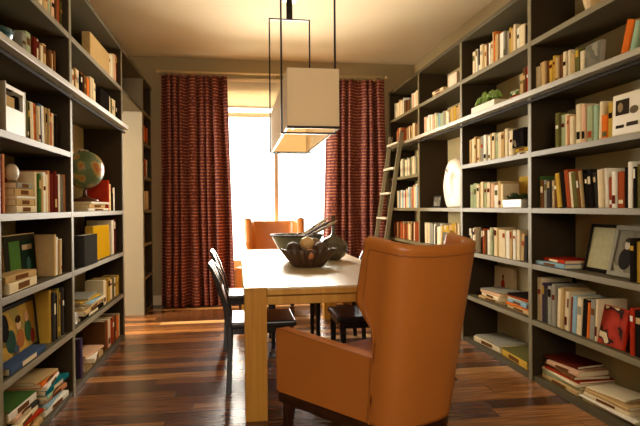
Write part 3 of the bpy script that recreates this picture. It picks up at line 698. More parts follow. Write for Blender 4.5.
# magazine holder
o = thing('magazine_holder', 'white magazine holder with rounded front on the third left shelf', 'magazine holder', (-1.075, 2.86, SZ[4] + .001))
wm = mat('white_card', (226, 214, 186), .5, var=.03)
prof = [(-.12, 0), (.12, 0), (.12, .23), (.105, .245), (-.12, .245)]
m = MB(); f = lambda u, v, w: (w, u, v)
for a, b in ((-.25, -.246),): m.prism(prof, f, a, b)
m.box(-.246, 0, -.12, -.116, 0, .245); m.box(-.246, 0, .116, .12, 0, .24); m.box(-.246, 0, -.116, .116, 0, .004)
m.build('holder_shell', wm, o)
m = MB().box(-.006, -.002, -.116, .116, .004, .13); m.box(-.006, -.002, .09, .116, .13, .235); m.box(-.006, -.002, -.116, .09, .215, .235)
m.build('holder_front', wm, o, bevel=.001)
MB().box(-.20, -.02, -.10, .03, .006, .19).build('magazines', pm('tan'), o)
MB().box(-.18, -.02, .035, .085, .006, .205).build('magazines', pm('black'), o)

# teal bowl
o = thing('bowl', 'teal blue glazed bowl on the second left shelf at the photo edge', 'bowl', (-1.19, 2.86, SZ[5] + .001))
pr = [(.035, 0), (.05, .01), (.08, .045), (.1, .1), (.105, .125), (.098, .125), (.092, .1), (.07, .05), (.03, .02), (.001, .02)]
MB().lathe(pr, 36).build('bowl_body', mat('teal_glaze', (24, 96, 112), .25, var=.25, scale=14), o, smooth=True)
MB().lathe([(.036, -.0005), (.038, .004), (.034, .004)], 24).build('foot_ring', mat('teal_foot', (20, 60, 70), .4), o, smooth=True)

# pale round ornament on the old books' shelf
o = thing('ornament', 'pale round shell ornament on top of the stack of old books', 'ornament', (-1.115, 2.90, SZ[3] + .158))
MB().ball((0, 0, .045), .045, 20, (.7, .9, 1)).build('shell', mat('shell_white', (214, 200, 170), .4, var=.1, scale=40, bump=.5), o, smooth=True)
MB().lathe([(.026, 0), (.022, .006), (.012, .01)], 20).build('foot', mat('shell_foot', (150, 120, 80), .5), o)

# white roll
o = thing('paper_roll', 'rolled white paper at the front of the sixth shelf, globe bay', 'paper roll', (-1.10, 3.79, SZ[1] + .049))
mb = MB(); pts = []
for i in range(60):
    a = i / 59 * 2 * PI * 2.6; r = .02 + .026 * i / 59
    pts.append((math.cos(a) * r, math.sin(a) * r))
mb.grid([[(-.22, u, v) for u, v in pts], [(0.03, u, v) for u, v in pts]])
q = mb.build('rolled_sheet', mat('white_paper', (240, 236, 226), .6), o, smooth=True)
s_ = q.modifiers.new('paper_thickness', 'SOLIDIFY'); s_.thickness = .002
MB().tube([(-.1, math.cos(a) * .0475, math.sin(a) * .0475) for a in [2 * PI * j / 24 for j in range(24)]], .0012, 5, True).build('rubber_band', pm('tan'), o)

# globe
def globe_material():
    m = bpy.data.materials.new('globe_map'); m.use_nodes = True
    nt = m.node_tree; b = nt.nodes['Principled BSDF']; tc = nt.nodes.new('ShaderNodeTexCoord')
    nz = nt.nodes.new('ShaderNodeTexNoise'); nz.inputs['Scale'].default_value = 9; nz.inputs['Detail'].default_value = 6
    nt.links.new(tc.outputs['Object'], nz.inputs['Vector'])
    rp = nt.nodes.new('ShaderNodeValToRGB'); e = rp.color_ramp.elements
    e[0].position = .44; e[0].color = lin((104, 122, 84)); e[1].position = .60; e[1].color = lin((184, 112, 52))
    x = rp.color_ramp.elements.new(.495); x.color = lin((124, 134, 92)); x = rp.color_ramp.elements.new(.515); x.color = lin((190, 164, 84))
    nt.links.new(nz.outputs['Fac'], rp.inputs[0]); nt.links.new(rp.outputs[0], b.inputs['Base Color'])
    b.inputs['Roughness'].default_value = .3
    return m
g = thing('globe', 'old world globe with a metal arc, on flat books in the left bookcase', 'globe', (-1.212, 4.56, SZ[3] + .0755))
bm_ = mat('globe_brass', (120, 92, 52), .35, .8)
wb = wood_material('globe_walnut', (70, 36, 20), (104, 58, 32), (4, 4, 12), .3)
MB().lathe([(.10, 0), (.105, .008), (.10, .018), (.05, .03), (.018, .045), (.014, .085), (.02, .094), (.001, .096)], 36).build('base', wb, g, smooth=True)
gc = Vector((0, 0, .255)); tl = math.radians(23)
gb = MB().ball((0, 0, 0), .150, 40).build('sphere', globe_material(), g, smooth=True); gb.location = gc; gb.rotation_euler = (tl, 0, .7)
arc = [(0, math.sin(a) * .161, math.cos(a) * .161) for a in [PI * j / 28 for j in range(29)]]
q = MB().tube(arc, .0035, 8).build('meridian_arc', bm_, g, smooth=True); q.location = gc; q.rotation_euler = (tl, 0, -.35)
for s_ in (1, -1):
    q = MB().tube([(0, 0, .148 * s_), (0, 0, .169 * s_)], .005, 8).build('axis_pin', bm_, g); q.location = gc; q.rotation_euler = (tl, 0, -.35)

# white face sculpture in the tall niche
sc = thing('sculpture', 'tall white abstract face sculpture in the tall niche of the right bookcase', 'sculpture', (2.07, 4.885, SZ[3] + .001))
rows_ = []
Hh = .475
for i in range(25):
    t = i / 24; z = t * Hh
    w = .18 + .115 * math.sin(PI * min(1, (t * .95 + .12))) ** .8
    if t > .86: w *= math.sqrt(max(.02, 1 - ((t - .86) / .145) ** 2))
    if t < .05: w *= .93 + t * 1.4
    d = .055 + .03 * math.sin(PI * t)
    if t > .9: d *= math.sqrt(max(.05, 1 - ((t - .9) / .105) ** 2))
    row = []
    for j in range(33):
        a = 2 * PI * j / 32
        y = math.cos(a) * w; x = math.sin(a) * d
        if math.sin(a) < 0:
            x -= .035 * math.exp(-((y / w) / .14) ** 2) * math.exp(-((t - .52) / .2) ** 2)
            x += .016 * math.exp(-(((y / w) - .42) / .2) ** 2) * math.exp(-((t - .66) / .055) ** 2)
            x += .016 * math.exp(-(((y / w) + .42) / .2) ** 2) * math.exp(-((t - .66) / .055) ** 2)
        row.append((x, y, z))
    rows_.append(row)
m = MB().grid(rows_); n_ = len(rows_[0])
m.f.append(tuple(range(n_ - 2, -1, -1))); m.f.append(tuple(24 * n_ + j for j in range(n_ - 1)))
white_pl = mat('white_plaster', (244, 228, 196), .45, var=.03, scale=5)
m.build('face', white_pl, sc, smooth=True)
dk = mat('sculpture_slit', (120, 96, 64), .6)
MB().tube([(-.066, .13, .375), (-.078, .08, .355), (-.083, .03, .345)], .005, 8).build('brow', dk, sc, smooth=True)
MB().tube([(-.077, .05, .12), (-.082, .0, .115), (-.077, -.05, .12)], .004, 8).build('mouth', white_pl, sc, smooth=True)

# succulent planter on the ledge shelf
pl = thing('succulent_planter', 'long pale box planter with green succulents on the ledge shelf', 'planter', (2.04, 4.18, SZ[5] + .006))
m = MB().box(-.055, .055, -.21, .21, 0, .006); m.box(-.055, -.048, -.21, .21, .006, .07); m.box(.048, .055, -.21, .21, .006, .07); m.box(-.048, .048, -.21, -.203, .006, .07); m.box(-.048, .048, .203, .21, .006, .07)
m.build('box', mat('whitewashed_wood', (232, 214, 180), .6, var=.1, scale=20), pl, bevel=.001)
MB().box(-.047, .047, -.202, .202, .007, .058).build('soil', mat('soil', (60, 42, 26), .95, var=.3, scale=60, bump=1), pl)
sg_m = mat('succulent_green', (150, 178, 74), .45, var=.2, scale=20)
rs = random.Random(3)
for k_, (y, hgt, R_) in enumerate([(.13, .075, .042), (.065, .15, .030), (.0, .07, .045), (-.07, .10, .048), (-.145, .085, .042), (.175, .05, .028)]):
    m = MB(); cx = rs.uniform(-.012, .012)
    m.tube([(cx, y, .05), (cx, y, .06 + hgt * .6)], .006, 6)
    for lv in range(5):
        nl = 8 - lv
        for j in range(nl):
            a = 2 * PI * j / nl + lv * .5; e = -.1 + lv * .36; L = R_ * (1.05 - lv * .04)
            b0 = Vector((cx, y, .06 + hgt * .55 + lv * .004)); dr = Vector((math.cos(a) * math.cos(e), math.sin(a) * math.cos(e), math.sin(e)))
            m.tube([b0, b0 + dr * L * .4, b0 + dr * L * .8, b0 + dr * L], [.003, .008, .007, .0008], 7)
    m.build('succulent', sg_m, pl, smooth=True)

# potted plant on the fourth shelf
pp = thing('potted_plant', 'small dark green plant in a white rectangular pot, fourth shelf', 'plant', (2.045, 3.72, SZ[3] + .001))
m = MB().hexa([(-.05, -.13, 0), (.05, -.13, 0), (.05, .13, 0), (-.05, .13, 0)], [(-.056, -.14, .06), (.056, -.14, .06), (.056, .14, .06), (-.056, .14, .06)])
m.build('pot', mat('white_ceramic', (226, 218, 198), .3), pp, bevel=.004)
MB().box(-.048, .048, -.132, .132, .0595, .0625).build('soil', mat('soil', (60, 42, 26)), pp)
m = MB()
for i in range(70):
    b0 = Vector((rs.uniform(-.035, .035), rs.uniform(-.12, .12), .06)); a = rs.uniform(0, 2 * PI); L = rs.uniform(.04, .08); e = rs.uniform(.6, 1.4)
    dr = Vector((math.cos(a) * math.cos(e), math.sin(a) * math.cos(e), math.sin(e)))
    p1 = b0 + dr * L * .5; p2 = b0 + dr * L + Vector((0, 0, -.012))
    sd = dr.cross(Vector((0, 0, 1))).normalized() * .010
    n0 = len(m.v); up = Vector((0, 0, .0015))
    m.v += [tuple(b0), tuple(p1 + sd), tuple(p2), tuple(p1 - sd), tuple(p1 + up * 3)]
    m.f += [(n0, n0 + 1, n0 + 4), (n0 + 1, n0 + 2, n0 + 4), (n0 + 2, n0 + 3, n0 + 4), (n0 + 3, n0, n0 + 4)]
m.build('foliage', mat('dark_leaf', (52, 78, 30), .45, var=.3, scale=30), pp)

# rounded basket at the right edge, top shelf
o = thing('basket', 'rounded straw coloured basket on the top right shelf', 'basket', (2.12, 2.86, SZ[6] + .001))
fr = lambda a, r, z: r * (1 + .02 * math.sin(a * 24 + z * 260))
MB().lathe([(.08, 0), (.1, .02), (.118, .09), (.112, .17), (.105, .2), (.098, .2), (.104, .16), (.108, .09), (.09, .03), (.001, .02)], 72, fr=fr).build('basket_body', mat('straw', (206, 170, 104), .7, var=.2, scale=60, bump=.6), o, smooth=True)
MB().tube([(math.cos(a) * .102, math.sin(a) * .102, .2) for a in [2 * PI * j / 30 for j in range(30)]], .006, 8, True).build('rim', mat('straw_dark', (160, 120, 66), .7), o, smooth=True)

# ------------------------------------------------------------------ ladder
ld = thing('library_ladder', 'narrow olive wooden library ladder leaning on the right bookcase ledge', 'ladder', (1.56, 6.27, 0))
lm = mat('ladder_wood', LADDER_RGB, .4, var=.1, scale=10)
sl = .157; top_z = 2.06
def lpt(z): return sl * z
for yy in (-.225, .225):
    MB().hexa([(lpt(0) - .024, yy - .014, 0), (lpt(0) + .024, yy - .014, 0), (lpt(0) + .024, yy + .014, 0), (lpt(0) - .024, yy + .014, 0)],
              [(lpt(top_z) - .024, yy - .014, top_z), (lpt(top_z) + .024, yy - .014, top_z), (lpt(top_z) + .024, yy + .014, top_z), (lpt(top_z) - .024, yy + .014, top_z)]).build('rail', lm, ld, bevel=.004)
rm = mat('rung_lit', (222, 210, 180), .35, var=.06)  # rungs paler than the rails: window light painted into their colour
for k_ in range(7):
    z = .16 + .293 * k_ + .02
    m = MB().box(lpt(z) - .042, lpt(z) + .03, -.21, .21, z - .012, z + .012); m.build('rung', rm, ld, bevel=.003)
for yy in (-.205, .205):
    m = MB().tube([(lpt(top_z) - .002, yy, top_z - .03), (lpt(top_z) + .012, yy, top_z + .012), (lpt(top_z) + .03, yy, top_z + .012)], .006, 8)
    m.build('hook', dark_metal, ld, smooth=True)

# ------------------------------------------------------------------ table
TX0, TX1, TY0, TY1, TH = .03, 1.02, 3.03, 5.78, .75
tb = thing('dining_table', 'long blond wood dining table with thick square legs', 'table', ((TX0 + TX1) / 2, (TY0 + TY1) / 2, 0))
hx, hy, lg = (TX1 - TX0) / 2, (TY1 - TY0) / 2, .125
wt = wood_material('oak_top_lit', (216, 192, 144), (230, 208, 164), (9, .6, 1), .35, 1.0)  # top painted paler than the oak edge, standing for window light on it
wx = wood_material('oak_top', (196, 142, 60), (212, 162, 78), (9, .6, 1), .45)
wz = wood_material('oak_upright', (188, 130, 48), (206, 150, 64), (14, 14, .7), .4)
g_ = .0025; a, b, c_, d_ = hx, hy, hx - lg - g_, hy - lg - g_
poly = [(-c_, -b), (c_, -b), (c_, -d_), (a, -d_), (a, d_), (c_, d_), (c_, b), (-c_, b), (-c_, d_), (-a, d_), (-a, -d_), (-c_, -d_)]
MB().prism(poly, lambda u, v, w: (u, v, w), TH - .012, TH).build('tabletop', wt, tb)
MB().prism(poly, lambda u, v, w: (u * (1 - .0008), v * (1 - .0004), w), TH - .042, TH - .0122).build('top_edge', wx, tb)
for sx in (-1, 1):
    for sy in (-1, 1):
        X0 = sx * hx; X1 = sx * (hx - lg); Y0 = sy * hy; Y1 = sy * (hy - lg)
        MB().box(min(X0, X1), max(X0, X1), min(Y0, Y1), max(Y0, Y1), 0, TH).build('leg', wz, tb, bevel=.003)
for sy in (-1, 1):
    y0, y1 = sorted((sy * (hy - .008), sy * (hy - .035)))
    MB().box(-c_, c_, y0, y1, TH - .098, TH - .052).build('apron', wx, tb, bevel=.002)
for sx in (-1, 1):
    x0, x1 = sorted((sx * (hx - .008), sx * (hx - .035)))
    MB().box(x0, x1, -d_, d_, TH - .098, TH - .052).build('apron', wx, tb, bevel=.002)
MB().box(-hx + .05, hx - .05, -hy + .05, hy - .05, TH - .055, TH - .043).build('underframe', wz, tb)

# ------------------------------------------------------------------ tan leather armchair
leather = mat('tan_leather', LEATHER_RGB, .36, var=.06, scale=5, bump=.12)
pipe_m = mat('leather_piping', tuple(int(v * .86) for v in LEATHER_RGB), .4)
base_m = wood_material('dark_wood', (44, 24, 16), (66, 36, 22), (4, 4, 12), .3)
def sgp(v, p): return math.copysign(abs(v) ** p, v)
def armchair(label, loc, rotz):
    o = thing('armchair', label, 'armchair', loc, rotz, 'tan leather armchairs at the table ends')
    ZB, ZT = .215, 1.06; SPL = .2125
    def wing(z):
        t = (z - .53) / (ZT - .53)
        if t <= .14: return 0.0
        if t < .50:
            q = (t - .14) / .36; return .115 * q * q * (3 - 2 * q)
        return .115 - .03 * (t - .50) / .50
    def shell(u, t, inset):
        """u in [0,1] around the back from left wing to right wing, t in [0,1] up"""
        zt = ZT - .038 * math.sin(PI * u) ** 1.2
        z = ZB + (zt - ZB) * t; tt = (z - ZB) / (ZT - ZB)
        w = wing(z); a, dep = .222 - inset, .15 - inset
        fl = 1 + .17 * tt ** 1.1
        q = .14
        if u < q: y = -.20 + w * (1 - u / q); x = -a - (y + .20) * SPL
        elif u > 1 - q: y = -.20 + w * (1 - (1 - u) / q); x = a + (y + .20) * SPL
        else:
            ph = PI * (u - q) / (1 - 2 * q)
            x = -a * sgp(math.cos(ph), .72); y = -.20 - dep * (math.sin(ph) ** .72)
        return Vector((x * fl, y - .145 * tt, z))
    nu, nv = 60, 40
    us = [i / nu for i in range(nu + 1)]; vs = [j / nv for j in range(nv + 1)]
    th = .055
    outer = [[shell(u, v, 0) for u in us] for v in vs]
    inner = [[shell(u, v, th) + Vector((0, 0, 0)) for u in us] for v in vs]
    m = MB(); m.grid(outer); m.grid(inner); W = nu + 1; N = W * (nv + 1)
    # rounded rim: an extra middle loop pushed out
    def rim(idx_o, idx_i, push):
        n0 = len(m.v); K = len(idx_o)
        for io, ii in zip(idx_o, idx_i):
            p = (Vector(m.v[io]) + Vector(m.v[ii])) / 2 + push; m.v.append(tuple(p))
        for k in range(K - 1):
            m.f.append((idx_o[k], idx_o[k + 1], n0 + k + 1, n0 + k)); m.f.append((n0 + k, n0 + k + 1, idx_i[k + 1], idx_i[k]))
    topo = [nv * W + i for i in range(W)]; boto = list(range(W))
    lefo = [j * W for j in range(nv + 1)]; rigo = [j * W + nu for j in range(nv + 1)]
    rim(topo, [i + N for i in topo], Vector((0, 0, .012))); rim(boto, [i + N for i in boto], Vector((0, 0, 0)))
    rim(lefo, [i + N for i in lefo], Vector((0, .012, 0))); rim(rigo, [i + N for i in rigo], Vector((0, .012, 0)))
    m.build('backrest', leather, o, smooth=True)
    # piping: down the wing fronts and over the top, inset on the outer face
    def outp(u, v): 
        p = shell(u, v, -.003); return p
    MB().tube([outp(.055, j / 40) for j in range(1, 39)] + [outp(.055 + .89 * i / 60, .955) for i in range(1, 60)] + [outp(.945, j / 40) for j in range(38, 0, -1)], .0038, 6).build('piping', pipe_m, o, smooth=True)
    # arms
    for s in (-1, 1):
        xo = s * .222; xi = s * .154
        X0, X1 = min(xo, xi), max(xo, xi)
        prof = [(-.205, ZB), (.41, ZB), (.42, ZB + .01), (.42, .545), (.41, .557), (-.258, .52)]
        MB().prism(prof, lambda u, v, w: (w + s * (u + .20) * SPL, u, v), X0, X1).build('arm', leather, o, bevel=.009, seg=3)
        xf_ = xo + s * .6185 * SPL
        MB().tube([(xf_, .418, ZB + .01), (xf_, .418, .549), (xf_, .405, .555), (xo + s * -.05 * SPL, -.25, .517)], .0035, 6).build('arm_piping', pipe_m, o, smooth=True)
    MB().hexa([(-.14, -.29, ZB), (.14, -.29, ZB), (.292, .40, ZB), (-.292, .40, ZB)], [(-.14, -.30, .315), (.14, -.30, .315), (.292, .40, .315), (-.292, .40, .315)]).build('seat_rail', leather, o, bevel=.008, seg=3)
    MB().hexa([(-.14, -.30, .317), (.14, -.30, .317), (.292, .405, .317), (-.292, .405, .317)], [(-.14, -.33, .42), (.14, -.33, .42), (.292, .405, .42), (-.292, .405, .42)]).build('seat_cushion', leather, o, bevel=.03, seg=4)
    # wooden plinth follows the outline
    pl_ = [(-.351, .405), (-.223, -.20)] + [(-.223 * sgp(math.cos(PI * k / 20), .72), -.20 - .138 * (math.sin(PI * k / 20) ** .72)) for k in range(1, 20)] + [(.223, -.20), (.351, .405)]
    MB().prism(pl_, lambda u, v, w: (u, v, w), .165, .2145).build('plinth', base_m, o, bevel=.002)
    for sx, sy in ((-1, 1), (1, 1), (-1, -1), (1, -1)):
        x, y = sx * (.31 if sy > 0 else .155), (.36 if sy > 0 else -.27); dx = sx * .012; dy = sy * .03 if sy < 0 else 0; a, b = .026, .017
        MB().hexa([(x + dx - b, y + dy - b, 0), (x + dx + b, y + dy - b, 0), (x + dx + b, y + dy + b, 0), (x + dx - b, y + dy + b, 0)],
                  [(x - a, y - a, .1645), (x + a, y - a, .1645), (x + a, y + a, .1645), (x - a, y + a, .1645)]).build('leg', base_m, o, bevel=.002)
    return o
ac = armchair('tan leather wing armchair seen from behind at the near table end', (.691, 2.645, 0), math.radians(24.4))
fc = dup(ac, (.43, 6.225, 0), PI, 'tan leather wing armchair facing the camera at the window end of the table')
fc.scale = (1.28, 1, 1)

# ------------------------------------------------------------------ dining chairs
blk = mat('black_leather', (36, 30, 28), .22, var=.1, scale=6, bump=.1)
blk2 = mat('black_chair_seat', (44, 38, 36), .25, var=.1, scale=6, bump=.1)
def dining_chair(label, loc, rotz):
    """local +y is the way the sitter faces"""
    o = thing('dining_chair', label, 'chair', loc, rotz, 'black leather dining chairs')
    w = .21
    MB().box(-w, w, -.20, .225, .425, .465).build('seat', blk2, o, bevel=.012, seg=3)
    MB().box(-w + .015, w - .015, -.19, .205, .385, .424).build('seat_frame', blk, o, bevel=.003)
    for sx in (-1, 1):
        x = sx * (w - .022)
        MB().hexa([(x - .016, .17 + .0, 0), (x + .016, .17, 0), (x + .016, .202, 0), (x - .016, .202, 0)], [(x - .019, .165, .3845), (x + .019, .165, .3845), (x + .019, .205, .3845), (x - .019, .205, .3845)]).build('leg', blk, o, bevel=.003)
        # rear leg runs up as a back post
        pts = [(-.215, 0), (-.205, .25), (-.205, .45), (-.234, .58), (-.276, .71), (-.318, .815)]
        m = MB(); n = len(pts)
        rows2 = []
        for i, (y, z) in enumerate(pts):
            th = .017 if i < n - 1 else .010; wd = .017
            rows2.append([(x - wd, y - th, z), (x + wd, y - th, z), (x + wd, y + th, z), (x - wd, y + th, z), (x - wd, y - th, z)])
        m.grid(rows2); m.f.append((0, 1, 2, 3)); k = (n - 1) * 5; m.f.append((k, k + 1, k + 2, k + 3))
        m.build('leg', blk, o, bevel=.004)
    rows3 = []
    for z, y, th in ((.49, -.210, .010), (.58, -.232, .012), (.69, -.266, .013), (.78, -.302, .012), (.822, -.320, .010), (.835, -.326, .004)):
        r_ = []
        xs = [-(w - .042) + 2 * (w - .042) * i / 10 for i in range(11)]
        for x in xs: r_.append((x, y - th - .016 * (1 - (x / w) ** 2), z))
        for x in reversed(xs): r_.append((x, y + th - .016 * (1 - (x / w) ** 2), z))
        r_.append(r_[0]); rows3.append(r_)
    m = MB().grid(rows3); m.f.append(tuple(range(22))); k = 5 * 23; m.f.append(tuple(k + i for i in range(22)))
    m.build('backrest', blk, o, smooth=True)
    return o
dc = dining_chair('black leather dining chair on the left side, nearest the camera', (.145, 3.69, 0), -PI / 2)
dup(dc, (.10, 4.76, 0), -PI / 2, 'black leather dining chair on the left side, nearer the window')
dup(dc, (.87, 3.72, 0), PI / 2, 'black leather dining chair on the right side, half hidden by the near armchair')
dup(dc, (.85, 4.72, 0), PI / 2, 'black leather dining chair on the right side, nearer the window')

# ------------------------------------------------------------------ bowls and vase on the table
pot_d = mat('dark_pottery', (72, 48, 32), .45, var=.2, scale=14, bump=.4)
b1 = thing('fluted_bowl', 'dark brown fluted pottery bowl at the front of the table group', 'bowl', (.52, 4.03, TH + .0005))
def flute(a, r, z): return r * (1 + .035 * math.cos(a * 22) + (.07 * max(0, math.cos(a * 7)) if z > .09 else 0)) 
pr = [(.10, 0), (.115, .006), (.15, .05), (.185, .10), (.205, .135), (.195, .137), (.175, .10), (.14, .055), (.10, .02), (.001, .018)]
q = MB().lathe(pr, 132, fr=flute).build('bowl_body', pot_d, b1, smooth=True); q.scale = (1.0, .8, 1.0)
MB().lathe([(.098, -.0003), (.103, .004), (.098, .006)], 40).build('foot_ring', pot_d, b1).scale = (1, .8, 1)
def ballthing(x, y, z, r, rgb, label, name='wooden_ball', stem=True):
    o = thing(name, label, 'ball', (x, y, z), 0, 'round balls in the fluted bowl')
    MB().ball((0, 0, 0), r, 24).build('ball_body', mat('ball_%d_%d_%d' % rgb, rgb, .5, var=.12, scale=30, bump=.2), o, smooth=True)
    MB().lathe([(.006, r * .98), (.007, r + .004), (.003, r + .006)], 12).build('stub', pot_d, o)
    return o
bz = TH + .02
ballthing(.505, 3.985, bz + .158, .052, (214, 176, 118), 'cream coloured ball on top of the fluted bowl', )
ballthing(.519, 3.915, bz + .085, .040, (196, 128, 80), 'small peach ball below the cream ball')
ballthing(.405, 3.99, bz + .112, .058, (64, 42, 30), 'dark brown ball at the left of the fluted bowl')
ballthing(.605, 3.965, bz + .118, .052, (80, 56, 38), 'dark brown ball right of the cream ball')
ballthing(.575, 4.07, bz + .135, .058, (120, 92, 58), 'light brown ball behind the cream ball')
ballthing(.445, 4.09, bz + .085, .05, (70, 48, 34), 'dark brown ball behind the left brown ball')
b2 = thing('conical_bowl', 'wide grey-green conical bowl with a dark rim, behind the fluted bowl', 'bowl', (.49, 4.52, TH + .0005))
gg = mat('grey_green_glaze', (96, 98, 76), .28, var=.15, scale=10)
pr = [(.07, 0), (.075, .012), (.10, .03), (.165, .11), (.215, .205), (.222, .212), (.212, .212), (.155, .11), (.09, .035), (.001, .028)]
MB().lathe(pr, 64).build('bowl_body', gg, b2, smooth=True)
MB().tube([(math.cos(a) * .218, math.sin(a) * .218, .213) for a in [2 * PI * j / 64 for j in range(64)]], .0085, 8, True).build('rim', mat('dark_rim', (58, 44, 34), .5, var=.3, scale=40), b2, smooth=True)
rs = random.Random(9)
for k_ in range(6):
    c0 = ((150, 128, 98), (84, 56, 38), (196, 176, 140))[k_ % 3]
    st = thing('carved_stick', 'carved %s stick leaning out of the conical bowl' % ('grey', 'brown', 'pale')[k_ % 3], 'stick', (.39, 4.455 + .026 * k_, TH + .115 + .006 * (k_ % 2)), 0, 'carved sticks in the conical bowl')
    e = .46 + .05 * (k_ % 2); az = -.36 + .13 * k_; L = .42 + .035 * (k_ % 3)
    dr = Vector((math.cos(e) * math.cos(az), math.cos(e) * math.sin(az), math.sin(e)))
    MB().tube([dr * (-.02), dr * (L * .5), dr * (L * .85), dr * L], [.008, .009, .013, .003], 8).build('shaft', mat('stick_%d' % (k_ % 3), c0, .5, var=.2, scale=50), st, smooth=True)
    MB().tube([dr * (L * .62), dr * (L * .66)], [.0135, .0135], 8).build('band', pot_d, st, smooth=True)
for k_ in range(7):
    a = 2 * PI * k_ / 7 + .4
    o = thing('seed_pod', 'small curled seed pod lying at the edge inside the conical bowl', 'seed pod', (.49 + math.cos(a) * .15, 4.52 + math.sin(a) * .15, TH + .195), a, 'seed pods in the conical bowl')
    MB().tube([(-.05 * math.cos(t), .05 * math.sin(t) * .5 , .012 * math.sin(2 * t)) for t in [PI * i / 10 for i in range(11)]], [.003, .008, .012, .014, .015, .015, .014, .013, .011, .007, .003], 8).build('pod_body', mat('pod_brown', (110, 80, 52), .6, var=.3, scale=60), o, smooth=True)
VS = 1.12
vs_ = thing('bottle_vase', 'round dark bottle vase with a long thin neck, right of the bowls', 'vase', (.80, 4.52, TH + .0005))
pr = [(.045, 0), (.05, .003), (.085, .03), (.108, .07), (.112, .10), (.100, .14), (.07, .172), (.03, .19), (.016, .205), (.013, .26), (.013, .33), (.017, .352), (.02, .356), (.012, .356), (.010, .33), (.009, .25), (.001, .22)]
pr = [(r_ * VS, z_ * 1.04) for r_, z_ in pr]
q = MB().lathe(pr, 48).build('vase_body', mat('vase_glaze', (84, 74, 56), .22, var=.3, scale=10), vs_, smooth=True)
MB().tube([(math.cos(a) * .0185 * VS, math.sin(a) * .0185 * VS, .370) for a in [2 * PI * j / 24 for j in range(24)]], .003, 6, True).build('lip', pot_d, vs_, smooth=True)

# ------------------------------------------------------------------ pendant lamp
pd = thing('pendant_lamp', 'long box pendant lamp with tan shade hung in two thin black frames', 'lamp', (.4675, 4.17, 0))
PY = 4.17
fw = .1845; r = .006
fm = mat('black_iron', (24, 18, 16), .35, .7)
for yf in (3.54, 4.80):
    y = yf - PY; z0, z1 = 1.68, 2.87
    m = MB().box(-fw, -fw + 2 * r, y - r, y + r, z0, z1).box(fw - 2 * r, fw, y - r, y + r, z0, z1).box(-fw + 2 * r, fw - 2 * r, y - r, y + r, z0, z0 + 2 * r).box(-fw + 2 * r, fw - 2 * r, y - r, y + r, z1 - 2 * r, z1)
    m.build('frame', fm, pd)
    MB().box(-.027, .027, y - .014, y + .014, z1, H - .03).build('stem', fm, pd)
    MB().box(-.06, .06, y - .06, y + .06, H - .03, H - .0005).build('canopy', mat('pale_metal', (222, 200, 160), .3, .6), pd, bevel=.003)
sx0, sx1, sy0, sy1, sz0, sz1 = -.1585, .1695, 3.35 - PY, 5.0 - PY, 1.69, 2.066
shm = translucent('lamp_shade_linen', SHADE_RGB, .25)
t_ = .004
m = MB().box(sx0, sx1, sy0, sy0 + t_, sz0 + .016, sz1).box(sx0, sx1, sy1 - t_, sy1, sz0 + .016, sz1).box(sx0, sx0 + t_, sy0 + t_, sy1 - t_, sz0 + .016, sz1).box(sx1 - t_, sx1, sy0 + t_, sy1 - t_, sz0 + .016, sz1)
m.build('shade', shm, pd)
m = MB().box(sx0, sx1, sy0 - .001, sy0 + t_ + .001, sz0, sz0 + .0155).box(sx0, sx1, sy1 - t_ - .001, sy1 + .001, sz0, sz0 + .0155)
m.box(sx0 - .001, sx0 + t_ + .001, sy0 + t_ + .001, sy1 - t_ - .001, sz0, sz0 + .0155).box(sx1 - t_ - .001, sx1 + .001, sy0 + t_ + .001, sy1 - t_ - .001, sz0, sz0 + .0155)
m.build('trim_band', fm, pd)
bulb_m = bpy.data.materials.new('bulb_glow'); bulb_m.use_nodes = True
bb = bulb_m.node_tree.nodes['Principled BSDF']; bb.inputs['Emission Color'].default_value = (1, .72, .42, 1); bb.inputs['Emission Strength'].default_value = 2
for yb_ in (3.75, 4.17, 4.60):
    MB().lathe([(.012, 0), (.014, .02), (.03, .05), (.032, .07), (.02, .095), (.001, .1)], 20, c=(0, yb_ - PY, 1.86)).build('bulb', bulb_m, pd, smooth=True)
MB().box(-.006, .006, sy0 + .19, sy1 - .2, 1.962, 1.974).build('lamp_bar', fm, pd)
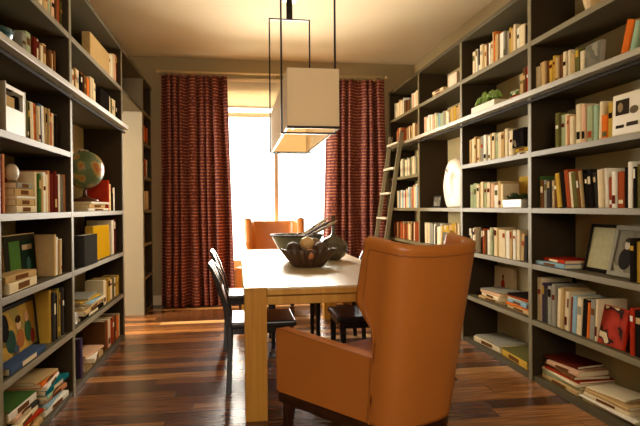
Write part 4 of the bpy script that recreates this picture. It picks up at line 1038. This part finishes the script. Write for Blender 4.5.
# ------------------------------------------------------------------ light
def area(name, loc, rot, sx, sy, power, col, spread=180):
    L = bpy.data.lights.new(name, 'AREA'); L.shape = 'RECTANGLE'; L.size = sx; L.size_y = sy; L.energy = power; L.color = col
    L.spread = math.radians(spread)
    o = bpy.data.objects.new(name, L); C.objects.link(o); o.location = loc; o.rotation_euler = rot; return o
area('window_daylight', (.45, YF + .35, 1.75), (-PI / 2, 0, 0), 2.1, 2.5, WIN_P, (1, .92, .78))
area('assumed_rear_daylight', ((RX0 + RX1) / 2, YB - .16, (RZ0 + RZ1) / 2), (PI / 2, 0, 0), RX1 - RX0, RZ1 - RZ0, REAR_P, (1, .86, .66))  # fill light, entering by the assumed, unseen rear window
area('assumed_hall_light', (-4.26, 5.0, 1.8), (0, -PI / 2, 0), 1.6, 1.6, HALL_P, (1, .9, .74))  # light assumed from the unseen hall; the window in front of it is added
for yb_ in (3.75, 4.17, 4.60):
    L = bpy.data.lights.new('pendant_bulb', 'POINT'); L.energy = BULB_P; L.color = (1, .74, .45); L.shadow_soft_size = .035
    o = bpy.data.objects.new('pendant_bulb', L); C.objects.link(o); o.location = (.4675, yb_, 1.80)
w = bpy.data.worlds.new('sky'); S.world = w; w.use_nodes = True
bg = w.node_tree.nodes['Background']; bg.inputs['Color'].default_value = (1, .97, .92, 1); bg.inputs['Strength'].default_value = WORLD

# ------------------------------------------------------------------ camera
f_px, yaw, pitch, roll = 540.0, math.atan(82 / 540), .0115, .008
F = Vector((math.sin(yaw) * math.cos(pitch), math.cos(yaw) * math.cos(pitch), -math.sin(pitch)))
R0 = Vector((math.cos(yaw), -math.sin(yaw), 0)); U0 = R0.cross(F)
R_ = R0 * math.cos(roll) - U0 * math.sin(roll); U_ = U0 * math.cos(roll) + R0 * math.sin(roll)
cam = bpy.data.cameras.new('camera'); co = bpy.data.objects.new('camera', cam); C.objects.link(co)
M = Matrix((R_, U_, -F)).transposed().to_4x4(); M.translation = Vector((0, 0, 1.2)); co.matrix_world = M
cam.sensor_width = 36; cam.lens = f_px / 640 * 36; cam.clip_start = .05
S.camera = co
S.view_settings.view_transform = 'Standard'; S.view_settings.look = 'None'; S.view_settings.exposure = EXPO; S.view_settings.gamma = 1
